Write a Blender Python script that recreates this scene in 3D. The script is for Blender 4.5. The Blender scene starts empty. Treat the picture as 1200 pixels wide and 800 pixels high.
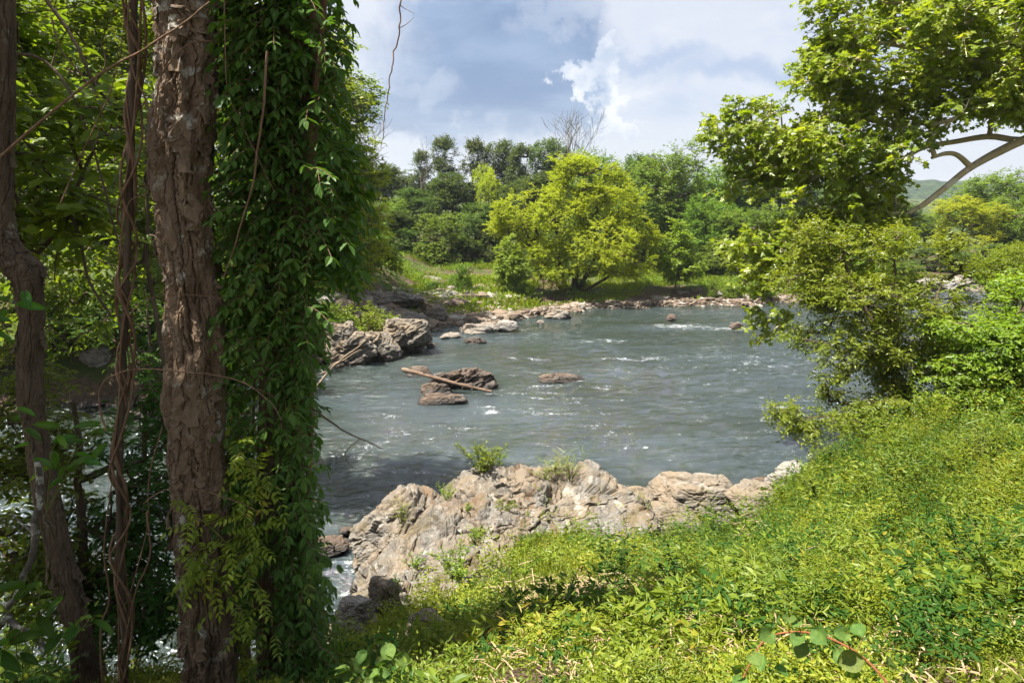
import bpy, math, time
import numpy as np
from mathutils import Vector
T0 = time.time()
R = math.radians
rng = np.random.default_rng(7)
sc = bpy.context.scene
COL = sc.collection

# ------------------------------------------------------------------ camera
CAM = np.array([0.0, 0.0, 6.0]); PITCH = R(10.8); FPX = 800.0
cF = np.array([0, math.cos(PITCH), -math.sin(PITCH)])
cU = np.array([0, math.sin(PITCH), math.cos(PITCH)])
cR = np.array([1.0, 0, 0])
cd = bpy.data.cameras.new('camera'); cam = bpy.data.objects.new('camera', cd); COL.objects.link(cam)
cam.location = CAM; cam.rotation_euler = (R(90) - PITCH, 0, 0)
cd.sensor_width = 36; cd.lens = 24; cd.clip_start = 0.05; cd.clip_end = 6000
sc.camera = cam

def ray(px, py):
    return cF + cR * ((px - 600) / FPX) + cU * ((400 - py) / FPX)
def at(px, py, D):                       # point seen at photo pixel, D metres ahead (along +Y)
    d = ray(px, py); return CAM + d * (D / d[1])
def atz(px, py, z=0.0):                  # point seen at photo pixel on the level z
    d = ray(px, py); return CAM + d * ((z - 6.0) / d[2])

# ------------------------------------------------------------------ noise
_p = np.random.default_rng(3).permutation(256); PERM = np.concatenate([_p, _p, _p])
_g = np.random.default_rng(4).normal(size=(256, 3)); GRAD = _g / np.linalg.norm(_g, axis=1)[:, None]
def perlin(P):
    P = np.asarray(P, float); i = np.floor(P).astype(int); f = P - i
    u = f * f * f * (f * (f * 6 - 15) + 10); i &= 255
    out = 0
    for dx in (0, 1):
        for dy in (0, 1):
            for dz in (0, 1):
                h = PERM[PERM[PERM[(i[..., 0] + dx) & 255] + ((i[..., 1] + dy) & 255)] + ((i[..., 2] + dz) & 255)]
                g = GRAD[h]
                d = (g * (f - np.array([dx, dy, dz]))).sum(-1)
                w = (u[..., 0] if dx else 1 - u[..., 0]) * (u[..., 1] if dy else 1 - u[..., 1]) * (u[..., 2] if dz else 1 - u[..., 2])
                out = out + w * d
    return out * 1.5
def fbm(P, o=4, g=0.5):
    P = np.asarray(P, float); s = 0; a = 1.0
    for k in range(o):
        s = s + a * perlin(P * 2 ** k + 17.3 * k); a *= g
    return s
def n2(x, y, s, o=4, z=0.0):
    return fbm(np.stack([x * s, y * s, np.full_like(x, z)], -1), o)
def sstep(a, b, x):
    t = np.clip((x - a) / (b - a), 0, 1); return t * t * (3 - 2 * t)
def unit(v):
    return v / np.maximum(np.linalg.norm(v, axis=-1, keepdims=True), 1e-9)

# ------------------------------------------------------------------ mesh accumulator
class Acc:
    def __init__(s): s.V = []; s.F = []; s.A = []; s.n = 0
    def add(s, V, F, a=None):
        V = np.asarray(V, float).reshape(-1, 3); F = np.asarray(F, int)
        if len(V) == 0 or len(F) == 0: return
        s.V.append(V); s.F.append(F + s.n); s.n += len(V)
        s.A.append(np.full(len(F), 0.5) if a is None else (np.full(len(F), float(a)) if np.isscalar(a) else np.asarray(a, float)))
    def mesh(s, name, mat, smooth=False, origin=(0, 0, 0), vattr=None):
        V = np.concatenate(s.V) - np.asarray(origin, float)
        tot = np.concatenate([np.full(len(F), F.shape[1]) for F in s.F])
        idx = np.concatenate([F.ravel() for F in s.F])
        me = bpy.data.meshes.new(name)
        me.vertices.add(len(V)); me.vertices.foreach_set('co', V.astype(np.float32).ravel())
        me.loops.add(len(idx)); me.loops.foreach_set('vertex_index', idx.astype(np.int32))
        me.polygons.add(len(tot))
        st = np.concatenate([[0], np.cumsum(tot)[:-1]])
        me.polygons.foreach_set('loop_start', st.astype(np.int32)); me.polygons.foreach_set('loop_total', tot.astype(np.int32))
        me.polygons.foreach_set('use_smooth', np.full(len(tot), smooth))
        at_ = me.attributes.new('rnd', 'FLOAT', 'FACE'); at_.data.foreach_set('value', np.concatenate(s.A).astype(np.float32))
        if vattr:
            for k, v in vattr.items():
                q = me.attributes.new(k, 'FLOAT', 'POINT'); q.data.foreach_set('value', np.asarray(v, np.float32))
        me.update(calc_edges=True)
        if mat: me.materials.append(mat)
        return me
    def obj(s, name, mat, parent=None, smooth=False, origin=None, vattr=None, local=False):
        if parent is not None and not local: origin = np.array(parent.location)
        if origin is None: origin = (0, 0, 0)
        o = bpy.data.objects.new(name, s.mesh(name, mat, smooth, (0, 0, 0) if local else origin, vattr))
        if parent is None: o.location = origin
        COL.objects.link(o)
        if parent is not None: o.parent = parent
        return o
def empty(name, loc):
    o = bpy.data.objects.new(name, None); COL.objects.link(o); o.location = [float(v) for v in loc]; o.empty_display_size = .1; return o
def tag(o, label=None, cat=None, group=None, kind=None):
    if label: o['label'] = label
    if cat: o['category'] = cat
    if group: o['group'] = group
    if kind: o['kind'] = kind
    return o
def copy_tree(o, parent=None):
    c = o.copy(); COL.objects.link(c); c.parent = parent
    for ch in list(o.children): copy_tree(ch, c)
    return c

def spline(P, n):
    P = np.asarray(P, float); m = len(P)
    if m < 3:
        t = np.linspace(0, 1, n)[:, None]; return P[0] * (1 - t) + P[-1] * t
    Q = np.vstack([2 * P[0] - P[1], P, 2 * P[-1] - P[-2]])
    t = np.linspace(0, m - 1 - 1e-9, n); i = t.astype(int); f = (t - i)[:, None]
    a, b, c, d = Q[i], Q[i + 1], Q[i + 2], Q[i + 3]
    return 0.5 * (2 * b + (c - a) * f + (2 * a - 5 * b + 4 * c - d) * f ** 2 + (3 * b - a - 3 * c + d) * f ** 3)
def tube(acc, pts, rad, sides=5, a=None, cap=True):
    pts = np.asarray(pts, float); n = len(pts)
    rad = np.broadcast_to(np.asarray(rad, float), (n,))
    t = unit(np.gradient(pts, axis=0))
    ref = np.array([0.0, 0, 1]) if abs(t[:, 2]).mean() < 0.8 else np.array([0.0, 1, 0])
    u = unit(np.cross(t, ref)); v = np.cross(t, u)
    th = np.arange(sides) * 2 * math.pi / sides
    V = pts[:, None] + rad[:, None, None] * (np.cos(th)[None, :, None] * u[:, None] + np.sin(th)[None, :, None] * v[:, None])
    i = np.arange(n - 1)[:, None] * sides; j = np.arange(sides)[None]; k = (j + 1) % sides
    F = np.stack([i + j, i + k, i + sides + k, i + sides + j], -1).reshape(-1, 4)
    acc.add(V, F, a)
    if cap:
        acc.add(V[-1], np.arange(sides)[None, :], a); acc.add(V[0], np.arange(sides)[None, ::-1], a)

# leaf templates: (verts [along, across, up], faces)
def _outline(pts, w=0.06):
    o = [(a, b, abs(b) * w * 4) for a, b in pts] + [(a, -b, abs(b) * w * 4) for a, b in reversed(pts[1:-1])]
    return np.array(o, float), None
KITE = (np.array([(0, 0, 0), (.45, .27, .06), (1, 0, -.05), (.45, -.27, .06)]), [[0, 1, 2, 3]])
LEAF = (np.array([(0, 0, 0), (.22, .19, .05), (.6, .2, .04), (1, 0, -.12), (.6, -.2, .04), (.22, -.19, .05)]), [[0, 1, 2, 3], [0, 3, 4, 5]])
OVAL = (np.array([(0, 0, 0), (.12, .26, .04), (.5, .38, .06), (.84, .24, .0), (1, 0, -.1), (.84, -.24, .0), (.5, -.38, .06), (.12, -.26, .04)]),
        [[0, 1, 2, 3], [0, 3, 4, 4], [0, 4, 5, 5], [0, 5, 6, 7]])
OVAL = (OVAL[0], [[0, 1, 2, 3, 4], [0, 4, 5, 6, 7]])
def _fine(w=.42, n=9, m=3):
    t = np.linspace(0, 1, n); wd_ = w * np.sin(math.pi * np.clip(t, .03, .985)) ** .62; V = []
    for i in range(n):
        for j in range(-m, m + 1):
            q = j / m; V.append((t[i] + .06 * abs(q) * (0.5 - t[i]), wd_[i] * q, (.22 * q * q) * (1 - .5 * t[i]) - .30 * t[i] ** 2.2 + .02 * math.sin(t[i] * 22 + abs(q) * 5) * abs(q)))
    k = 2 * m + 1; return np.array(V), [[i * k + j, i * k + j + 1, (i + 1) * k + j + 1, (i + 1) * k + j] for i in range(n - 1) for j in range(k - 1)]
FINE = _fine(); FINEL = _fine(.24)
LOBE = (np.array([(0, 0, 0), (.02, .30, .05), (.28, .26, .02), (.52, .52, .0), (.58, .2, .02), (1, 0, -.08), (.58, -.2, .02), (.52, -.52, 0), (.28, -.26, .02), (.02, -.3, .05)]),
        [[0, 1, 2, 3, 4, 5], [0, 5, 6, 7, 8, 9]])
BLADE = (np.array([(0, .02, 0), (0, -.02, 0), (.5, -.016, .0), (.5, .016, .0), (.85, -.008, -.08), (.85, .008, -.08), (1, 0, -.16)]), [[0, 1, 2, 3], [3, 2, 4, 5]])
def leaves(acc, pos, d, nrm, size, T=LEAF, rnd=None, wid=1.0):
    pos = pos.reshape(-1, 3); d = unit(d.reshape(-1, 3)); nrm = nrm.reshape(-1, 3); n = len(pos)
    size = np.broadcast_to(np.asarray(size, float).ravel() if not np.isscalar(size) else size, (n,))
    s = unit(np.cross(nrm, d)); w = np.cross(d, s)
    V, Fs = T; k = len(V)
    W = pos[:, None] + size[:, None, None] * (V[None, :, 0:1] * d[:, None] + wid * V[None, :, 1:2] * s[:, None] + V[None, :, 2:3] * w[:, None])
    if rnd is None: rnd = rng.random(n)
    base = (np.arange(n) * k)[:, None]
    F = np.concatenate([base + np.array(f)[None] for f in Fs]) if len({len(f) for f in Fs}) == 1 else None
    acc.add(W, F, np.tile(rnd, len(Fs)))

# ------------------------------------------------------------------ materials
def mat(name):
    m = bpy.data.materials.new(name); m.use_nodes = True; nt = m.node_tree; nt.nodes.clear()
    out = nt.nodes.new('ShaderNodeOutputMaterial'); return m, nt, out
class N:
    def __init__(s, nt): s.nt = nt
    def new(s, t, **kw):
        n = s.nt.nodes.new('ShaderNode' + t)
        for k, v in kw.items(): setattr(n, k, v)
        return n
    def lk(s, a, b): s.nt.links.new(a, b)
    def put(s, sock, v):
        if isinstance(v, bpy.types.NodeSocket): s.lk(v, sock)
        else:
            if isinstance(v, (tuple, list)) and len(v) == 3 and sock.type == 'RGBA': v = (*v, 1)
            sock.default_value = v
    def math(s, op, a, b=0.0, clamp=False):
        n = s.new('Math', operation=op, use_clamp=clamp); s.put(n.inputs[0], a); s.put(n.inputs[1], b); return n.outputs[0]
    def mix(s, f, a, b, blend='MIX'):
        n = s.new('Mix', data_type='RGBA', blend_type=blend); s.put(n.inputs[0], f); s.put(n.inputs[6], a); s.put(n.inputs[7], b); return n.outputs[2]
    def noise(s, vec, scale, detail=4, rough=.55, dist=0.0):
        n = s.new('TexNoise'); s.lk(vec, n.inputs['Vector']); n.inputs['Scale'].default_value = scale
        n.inputs['Detail'].default_value = detail; n.inputs['Roughness'].default_value = rough; n.inputs['Distortion'].default_value = dist
        return n.outputs['Fac']
    def ramp(s, f, a, b, lo=0.0, hi=1.0):
        n = s.new('MapRange', interpolation_type='SMOOTHSTEP'); s.put(n.inputs[0], f)
        for i, v in ((1, a), (2, b), (3, lo), (4, hi)): n.inputs[i].default_value = v
        return n.outputs[0]
    def vec(s, op, a, b):
        n = s.new('VectorMath', operation=op); s.put(n.inputs[0], a); s.put(n.inputs[1], b); return n
    def bump(s, h, strength, dist):
        n = s.new('Bump'); n.inputs['Strength'].default_value = strength; n.inputs['Distance'].default_value = dist; s.lk(h, n.inputs['Height']); return n.outputs[0]
def princ(n, col, rough=.8, spec=.3, nrm=None):
    p = n.new('BsdfPrincipled'); n.put(p.inputs['Base Color'], col); n.put(p.inputs['Roughness'], rough)
    p.inputs['Specular IOR Level'].default_value = spec
    if nrm is not None: n.lk(nrm, p.inputs['Normal'])
    return p.outputs[0]
LG = 1.12
def leafmat(name, c1, c2, c3, trans=.42, rough=.5, spec=.35, t_gain=1.6, patch=.35):
    m, nt, out = mat(name); n = N(nt)
    a = n.new('Attribute', attribute_name='rnd').outputs['Fac']
    g = n.new('NewGeometry'); oi = n.new('ObjectInfo').outputs['Random']
    pn = n.noise(g.outputs['Position'], patch, 2)
    f = n.math('ADD', n.math('MULTIPLY', a, .6), n.math('MULTIPLY', pn, .9)); f = n.math('SUBTRACT', f, .25, True)
    col = n.mix(f, c1, c2)
    k = n.ramp(a, .86, .98); k2 = n.ramp(pn, .5, .62); col = n.mix(n.math('MULTIPLY', k, n.math('ADD', k2, .3, True)), col, c3)
    col = n.mix(1.0, col, (LG, LG, LG), 'MULTIPLY')
    hsv = n.new('HueSaturation'); n.put(hsv.inputs['Hue'], n.math('ADD', n.math('MULTIPLY', oi, .03), .485)); n.put(hsv.inputs['Value'], n.math('ADD', n.math('MULTIPLY', oi, .3), .85)); n.lk(col, hsv.inputs['Color'])
    col = hsv.outputs[0]
    tc = n.mix(1.0, col, (t_gain * 1.12, t_gain * 1.08, t_gain * .35), 'MULTIPLY')
    p = princ(n, col, rough, spec)
    tr = n.new('BsdfTranslucent'); n.lk(tc, tr.inputs[0])
    mx = n.new('MixShader'); mx.inputs[0].default_value = trans; n.lk(p, mx.inputs[1]); n.lk(tr.outputs[0], mx.inputs[2]); n.lk(mx.outputs[0], out.inputs[0])
    return m
def barkmat(name, c1, c2, lichen=(.36, .36, .31), lamt=.5, zs=.25, scale=9.0, lthr=.62):
    m, nt, out = mat(name); n = N(nt)
    tc = n.new('TexCoord').outputs['Object']; mp = n.new('Mapping'); n.lk(tc, mp.inputs[0]); mp.inputs['Scale'].default_value = (1, 1, zs)
    a = n.noise(mp.outputs[0], scale, 6, .65); b = n.noise(tc, scale * .35, 4); c = n.noise(mp.outputs[0], scale * 4, 5, .7)
    col = n.mix(n.ramp(a, .3, .7), c1, c2)
    col = n.mix(n.ramp(c, .35, .75, 0, .55), col, tuple(v * .45 for v in c1))
    l = n.math('MULTIPLY', n.ramp(n.noise(tc, scale * .8, 6, .7), lthr, lthr + .05), n.math('MULTIPLY', n.ramp(b, .42, .6), lamt))
    col = n.mix(l, col, lichen)
    h = n.math('ADD', a, n.math('MULTIPLY', c, .6))
    n.lk(princ(n, col, .9, .15, n.bump(h, .7, .02)), out.inputs[0]); return m
def rockmat(name, tan=(.34, .25, .17), gry=(.25, .23, .21), dark=(.07, .06, .05), lich=(.45, .44, .40), scale=1.0, wet=.28, tilt=(0.1, 0.15, 1), moss=False):
    m, nt, out = mat(name); n = N(nt)
    g = n.new('NewGeometry').outputs['Position']; tc = n.new('TexCoord').outputs['Object']
    mp = n.new('CombineXYZ'); a1 = np.array(tilt, float); a1 = a1 / np.linalg.norm(a1); a2 = unit(np.cross(a1, [.3, .9, .2])); a3 = np.cross(a1, a2)
    for i_, (v_, k_) in enumerate(((a2, .55), (a3, .55), (a1, 5.0))):
        q_ = n.vec('DOT_PRODUCT', tc, tuple(float(w_ * k_) for w_ in v_)); n.lk(q_.outputs['Value'], mp.inputs[i_])
    st = n.noise(mp.outputs[0], 2.2 * scale, 6, .65, .3); big = n.noise(tc, .9 * scale, 5, .6); fine = n.noise(tc, 9 * scale, 6, .7); fine2 = n.noise(mp.outputs[0], 9 * scale, 5, .7)
    col = n.mix(n.ramp(big, .4, .6), tan, gry)
    col = n.mix(n.ramp(st, .52, .68, 0, .75), col, tuple(v * .42 for v in gry))
    col = n.mix(n.ramp(st, .46, .34, 0, .6), col, lich)
    col = n.mix(n.ramp(fine2, .58, .72, 0, .65), col, dark)
    col = n.mix(n.math('MULTIPLY', n.ramp(fine, .52, .66), n.ramp(big, .45, .65, .15, .85)), col, lich)
    if moss: col = n.mix(n.math('MULTIPLY', n.ramp(n.noise(tc, 1.3, 6, .65, .6), .53, .62), n.ramp(fine, .35, .6, .2, .9)), col, (.085, .062, .022)); col = n.mix(n.math('MULTIPLY', n.ramp(n.noise(mp.outputs[0], 1.0, 5, .6), .57, .64), .8), col, (.115, .072, .04))
    pz = n.new('SeparateXYZ'); n.lk(g, pz.inputs[0])
    hz = n.math('ADD', pz.outputs[2], n.math('MULTIPLY', big, -.25))
    w = n.ramp(hz, wet - .2 - .12, wet - .12, 1, 0)
    col = n.mix(n.math('MULTIPLY', w, .75), col, dark)
    rough = n.math('SUBTRACT', .85, n.math('MULTIPLY', w, .45))
    h = n.math('ADD', n.math('MULTIPLY', st, 1.2), n.math('ADD', n.math('MULTIPLY', fine, .5), n.math('MULTIPLY', fine2, .6)))
    n.lk(princ(n, col, rough, .3, n.bump(h, .9, .05 / scale)), out.inputs[0]); return m

YEL = (.16, .13, .02)
M = {}
M['ground_leaf'] = leafmat('ground_cover_leaf', (.045, .10, .01), (.25, .27, .018), (.30, .27, .04), .32, .5, .3, 1.5, .9)
M['weed_leaf'] = leafmat('weed_leaf', (.04, .095, .012), (.19, .235, .016), (.24, .2, .02), .34, .5, .3, 1.5, .6)
M['grass'] = leafmat('grass_blade', (.10, .16, .02), (.19, .2, .03), (.3, .22, .1), .40, .5, .3, 1.5, 1.2)
M['straw'] = leafmat('dry_straw', (.30, .22, .12), (.40, .30, .18), (.22, .13, .08), .2, .7, .2, 1.0, 1.2)
M['sycamore_leaf'] = leafmat('sycamore_leaf', (.08, .14, .012), (.22, .26, .018), (.28, .26, .02), .45, .36, .5, 1.8, .5)
M['elm_leaf'] = leafmat('elm_leaf', (.08, .145, .012), (.21, .255, .018), (.24, .24, .02), .46, .42, .45, 1.7, .6)
M['dark_leaf'] = leafmat('dark_leaf', (.02, .055, .009), (.05, .10, .014), (.1, .14, .02), .34, .6, .12, 1.5, .6)
M['vine_leaf'] = leafmat('vine_leaf', (.028, .085, .014), (.075, .16, .02), (.16, .2, .025), .40, .5, .25, 1.6, 2.5)
M['back_leaf'] = leafmat('backlit_leaf', (.045, .085, .010), (.13, .165, .014), (.25, .24, .02), .46, .5, .3, 1.7, .4)
M['yellow_crown'] = leafmat('yellow_green_crown', (.16, .22, .016), (.28, .32, .02), (.34, .31, .02), .46, .55, .25, 1.8, .25)
M['mid_crown'] = leafmat('mid_green_crown', (.075, .135, .014), (.14, .20, .02), (.18, .21, .02), .38, .55, .25, 1.4, .25)
M['dark_crown'] = leafmat('dark_green_crown', (.04, .078, .013), (.085, .12, .018), (.12, .13, .03), .34, .6, .2, 1.3, .25)
M['grey_crown'] = leafmat('dull_green_crown', (.055, .085, .03), (.09, .115, .035), (.14, .12, .06), .34, .6, .2, 1.2, .3)
M['bright_shrub'] = leafmat('bright_shrub_leaf', (.10, .165, .015), (.2, .25, .02), YEL, .42, .5, .3, 1.5, .5)
M['round_leaf'] = leafmat('round_soft_leaf', (.05, .11, .02), (.08, .14, .028), (.1, .14, .03), .36, .6, .25, 1.3, 2)
def veined(m):                              # fine puckering between the veins
    nt = m.node_tree; n = N(nt); p = [q for q in nt.nodes if q.type == 'BSDF_PRINCIPLED'][0]; g = n.new('NewGeometry').outputs['Position']
    h = n.math('ADD', n.noise(g, 60, 4, .7), n.math('MULTIPLY', n.noise(g, 160, 3), .5)); bm_ = n.bump(h, .8, .006); n.lk(bm_, p.inputs['Normal'])
    c_ = p.inputs['Base Color'].links[0].from_socket; n.lk(n.mix(n.ramp(n.noise(g, 35, 4, .7), .35, .7), c_, n.mix(1.0, c_, (1.7, 1.4, 1.3), 'MULTIPLY')), p.inputs['Base Color'])
veined(M['round_leaf'])
M['bark_main'] = barkmat('shaggy_brown_bark', (.098, .064, .040), (.22, .158, .106), (.34, .33, .28), .85, .22, 11, .55)
M['bark_dark'] = barkmat('dark_bark', (.07, .05, .035), (.13, .095, .065), (.28, .28, .22), .5, .25, 12, .6)
M['bark_far'] = barkmat('far_bark', (.07, .05, .04), (.14, .11, .085), (.25, .24, .2), .5, .3, 3, .6)
M['bark_pale'] = barkmat('pale_sycamore_bark', (.48, .37, .23), (.60, .51, .36), (.62, .58, .48), .8, .6, 3, .5)
M['bark_grey'] = barkmat('grey_mottled_bark', (.06, .05, .04), (.14, .125, .105), (.34, .34, .29), .9, .8, 22, .50)
M['liana'] = barkmat('liana_bark', (.15, .085, .05), (.26, .17, .11), (.35, .3, .24), .3, .2, 30, .6)
M['green_stem'] = barkmat('green_stem', (.10, .12, .03), (.16, .15, .05), (.2, .2, .1), .1, .3, 20, .7)
M['red_stem'] = barkmat('reddish_stem', (.20, .07, .03), (.28, .12, .05), (.3, .2, .1), .1, .3, 20, .7)
M['driftwood_dark'] = barkmat('wet_driftwood', (.10, .065, .045), (.20, .14, .10), (.3, .26, .2), .4, .25, 8, .55)
M['driftwood'] = barkmat('driftwood', (.27, .19, .13), (.38, .29, .21), (.45, .42, .36), .3, .25, 8, .6)
M['rock_near'] = rockmat('layered_rock', (.160, .124, .086), (.125, .113, .097), (.025, .019, .014), (.31, .295, .26), 1.6, .30, (-.55, -.30, .80), True)
M['rock_tan'] = rockmat('tan_rock', (.185, .143, .097), (.13, .115, .095), (.03, .022, .016), (.27, .245, .21), .9, .42)
M['rock_river'] = rockmat('river_rock', (.095, .065, .045), (.07, .056, .046), (.018, .014, .011), (.15, .13, .11), 1.6, .22, (-.5, .3, 1))
M['rock_bank'] = rockmat('bank_rock', (.21, .17, .13), (.17, .155, .135), (.04, .03, .025), (.30, .28, .25), 1.2, .12)
M['rock_grey'] = rockmat('grey_rock', (.20, .175, .15), (.23, .215, .195), (.06, .05, .045), (.37, .35, .32), 1.2, .12)

# ------------------------------------------------------------------ terrain
NX = np.array([-60, -20, -9, -5.5, -3.6, -2.4, -1.6, -.8, .4, 2.2, 4, 6, 9, 13, 20, 40, 90, 400]); NY = np.array([6, 6, 6.3, 6.6, 6.9, 7.5, 8.2, 9.8, 11.0, 11.2, 11.9, 13.4, 15.5, 18, 23, 34, 44, 60])
FX = np.array([-400, -60, -40, -15, -10.8, -8.5, -7.2, -5.8, -4.6, -3.6, -1.5, 0, 1.2, 3, 5.2, 10, 16, 24, 31, 45, 80, 400]); FY = np.array([20, 18, 18, 19.5, 21, 24.5, 28.2, 31, 33, 35, 36, 36.5, 38.5, 40.5, 42, 43, 44, 48, 51, 56, 62, 80])
def yn(x): return np.interp(x, NX, NY)
def yf(x): return np.interp(x, FX, FY)
CP = np.array([(-20, -6, 4.8), (-8, 0, 4.4), (0, -6, 4.8), (12, -6, 5.0), (-8, 4, 2.9), (0, 1.2, 4.25), (3, 1.5, 4.3), (-2, 3.5, 2.98), (-4, 4.5, 2.45), (0, 4, 3.15), (.3, 6.8, 2.0), (-1.6, 6.2, 1.5), (-1.3, 7.6, 1.0), (-.6, 8.6, 1.05), (.3, 9.5, 1.15), (2, 9, .95), (3, 6, 2.4), (3, 10, .55), (3, 11, .3), (1.8, 10.6, .4), (4, 11.3, .45), (5, 6, 2.75), (5, 9, 1.75),
               (8, 6, 3.3), (8.4, 12, 2.0), (5, 12, .85), (11, 16, 1.7), (15, 12, 3.0), (20, 18, 3.0), (-6, 6, 1.6), (40, 25, 3.5), (60, -6, 5.5), (-60, 0, 4.5), (90, 30, 4.5)], float)
def _tps(d): return np.where(d > 0, d * d * np.log(np.maximum(d, 1e-9)), 0)
_n = len(CP); _A = np.zeros((_n + 3, _n + 3)); _d = np.linalg.norm(CP[:, None, :2] - CP[None, :, :2], axis=-1)
_A[:_n, :_n] = _tps(_d) + np.eye(_n) * .3; _A[:_n, _n] = 1; _A[:_n, _n + 1:] = CP[:, :2]; _A[_n:, :_n] = _A[:_n, _n:].T
_w = np.linalg.solve(_A, np.concatenate([CP[:, 2], np.zeros(3)]))
def bank(x, y):
    sh = x.shape; x = x.ravel(); y = y.ravel(); xc = np.clip(x, -60, 90); yc = np.clip(y, -8, 34)
    out = np.full(len(x), _w[_n]) + _w[_n + 1] * xc + _w[_n + 2] * yc
    for k in range(_n): out += _w[k] * _tps(np.hypot(xc - CP[k, 0], yc - CP[k, 1]))
    return np.clip(out, .7, 6).reshape(sh)
def gz(x, y, detail=True):
    x = np.asarray(x, float); y = np.asarray(y, float)
    dn = yn(x) - y; df = y - yf(x)
    if detail:
        w = n2(x, y, .45, 3, 2.0); dn = dn + .5 * w; df = df + 1.0 * w
    zn = -.5 + (bank(x, y) + .5) * sstep(-.35, 1.5, dn)
    left = sstep(-6.5, -9.5, x)
    zf = -.5 + .75 * sstep(-.8, 1.2, df) + .5 * sstep(1.5, 6, df) + .6 * sstep(6, 24, df) + left * 1.1 * sstep(.6, 2.4, df) + .03 * np.maximum(df - 40, 0)
    z = np.where(dn > -.4, zn, np.where(df > -1.0, zf, -.5))
    if detail:
        land = np.maximum(sstep(0, 1.5, dn), sstep(0, 3, df))
        z = z + land * (.10 * n2(x, y, 1.1, 4, 5.0) + .2 * n2(x, y, .3, 2, 8.0))
    return z
def grid_sheet(xs, ys, fz):
    X, Y = np.meshgrid(xs, ys); Z = fz(X, Y); nx, ny = len(xs), len(ys)
    V = np.stack([X, Y, Z], -1).reshape(-1, 3)
    i = np.arange(ny - 1)[:, None] * nx + np.arange(nx - 1)[None]
    return V, np.stack([i, i + 1, i + nx + 1, i + nx], -1).reshape(-1, 4), X, Y
def soil():
    m, nt, out = mat('bank_soil'); n = N(nt); g = n.new('NewGeometry').outputs['Position']
    a = n.noise(g, .6, 5); b = n.noise(g, 6, 6, .7); c = n.noise(g, 28, 4, .7)
    col = n.mix(n.ramp(b, .35, .65), (.05, .032, .02), (.12, .08, .05)); col = n.mix(n.ramp(c, .5, .7, 0, .7), col, (.17, .125, .08))
    s = n.new('SeparateXYZ'); n.lk(g, s.inputs[0])
    far = n.ramp(s.outputs[1], 30, 60)
    gr = n.ramp(n.math('ADD', a, n.math('MULTIPLY', far, .03)), .47, .58)
    gr = n.math('MULTIPLY', gr, n.ramp(s.outputs[2], .35, .8)); gr = n.math('MAXIMUM', gr, n.ramp(s.outputs[1], 75, 95, 0, .95))
    col = n.mix(gr, col, n.mix(b, (.03, .045, .01), (.06, .08, .014)))
    wet = n.ramp(s.outputs[2], .05, .3, .8, 0); col = n.mix(wet, col, (.05, .04, .03))
    n.lk(princ(n, col, .9, .2, n.bump(n.math('ADD', b, c), .8, .06)), out.inputs[0]); return m
M['soil'] = soil()
xs = np.unique(np.concatenate([-np.geomspace(13, 900, 60), np.arange(-13, 16, .12), np.arange(16, 60, .6), np.geomspace(60, 900, 30)]))
ys = np.unique(np.concatenate([[-60, -30, -15, -8], np.arange(-4, 20, .12), np.arange(20, 75, .45), np.geomspace(75, 1500, 40)]))
V, F, _, _ = grid_sheet(xs, ys, gz)
a = Acc(); a.add(V, F); g = a.obj('ground', M['soil'], smooth=True)
tag(g, 'brown and green river banks and stony river bed', None, None, 'structure')
print('terrain', round(time.time() - T0, 1))

# ------------------------------------------------------------------ water
def water_mat():
    m, nt, out = mat('river_water'); n = N(nt); g = n.new('NewGeometry').outputs['Position']
    fa = n.new('Attribute', attribute_name='foam').outputs['Fac']; tur = n.new('Attribute', attribute_name='turb').outputs['Fac']
    mp = n.new('Mapping'); n.lk(g, mp.inputs[0]); mp.inputs['Scale'].default_value = (.55, 1.25, 1); mp.inputs['Rotation'].default_value = (0, 0, R(-12))
    w1 = n.noise(mp.outputs[0], 1.6, 5, .6, .6); w2 = n.noise(mp.outputs[0], 6.0, 4, .6, .8); w3 = n.noise(g, 17, 3, .6, .5)
    h = n.math('ADD', n.math('MULTIPLY', w1, 1.0), n.math('ADD', n.math('MULTIPLY', w2, .36), n.math('MULTIPLY', w3, .06)))
    h = n.math('MULTIPLY', h, n.math('ADD', n.math('MULTIPLY', tur, 1.5), .35))
    big = n.noise(mp.outputs[0], .22, 3)
    col = n.mix(n.ramp(big, .35, .65), (.016, .022, .014), (.030, .042, .044))
    f1 = n.noise(mp.outputs[0], 5.5, 5, .75, 1.2); f2 = n.noise(mp.outputs[0], 1.3, 3, .6, 1.0)
    thr = n.math('SUBTRACT', .835, n.math('MULTIPLY', fa, .25))
    fm = n.math('SUBTRACT', n.math('ADD', n.math('ADD', n.math('MULTIPLY', f1, .45), n.math('MULTIPLY', n.noise(mp.outputs[0], 22, 3, .7, .6), .42)), n.math('MULTIPLY', f2, .35)), thr)
    fm = n.ramp(fm, -.02, .05); 
    col = n.mix(n.math('MULTIPLY', fm, .8), col, (.62, .65, .66))  # whitens real foam and the painted sparkle specks alike
    rough = n.math('ADD', n.math('MULTIPLY', fm, .5), .07)
    p = princ(n, col, rough, 1.0, n.bump(h, 1.0, .19)); p.node.inputs['IOR'].default_value = 1.55
    n.lk(p, out.inputs[0]); return m
M['water'] = water_mat()
wxs = np.unique(np.concatenate([-np.geomspace(22, 900, 30), np.arange(-22, 34, .16), np.geomspace(34, 900, 30)]))
wys = np.unique(np.concatenate([[3, 4, 5], np.arange(6, 26, .12), np.arange(26, 60, .25), np.geomspace(60, 110, 8)]))
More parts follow.
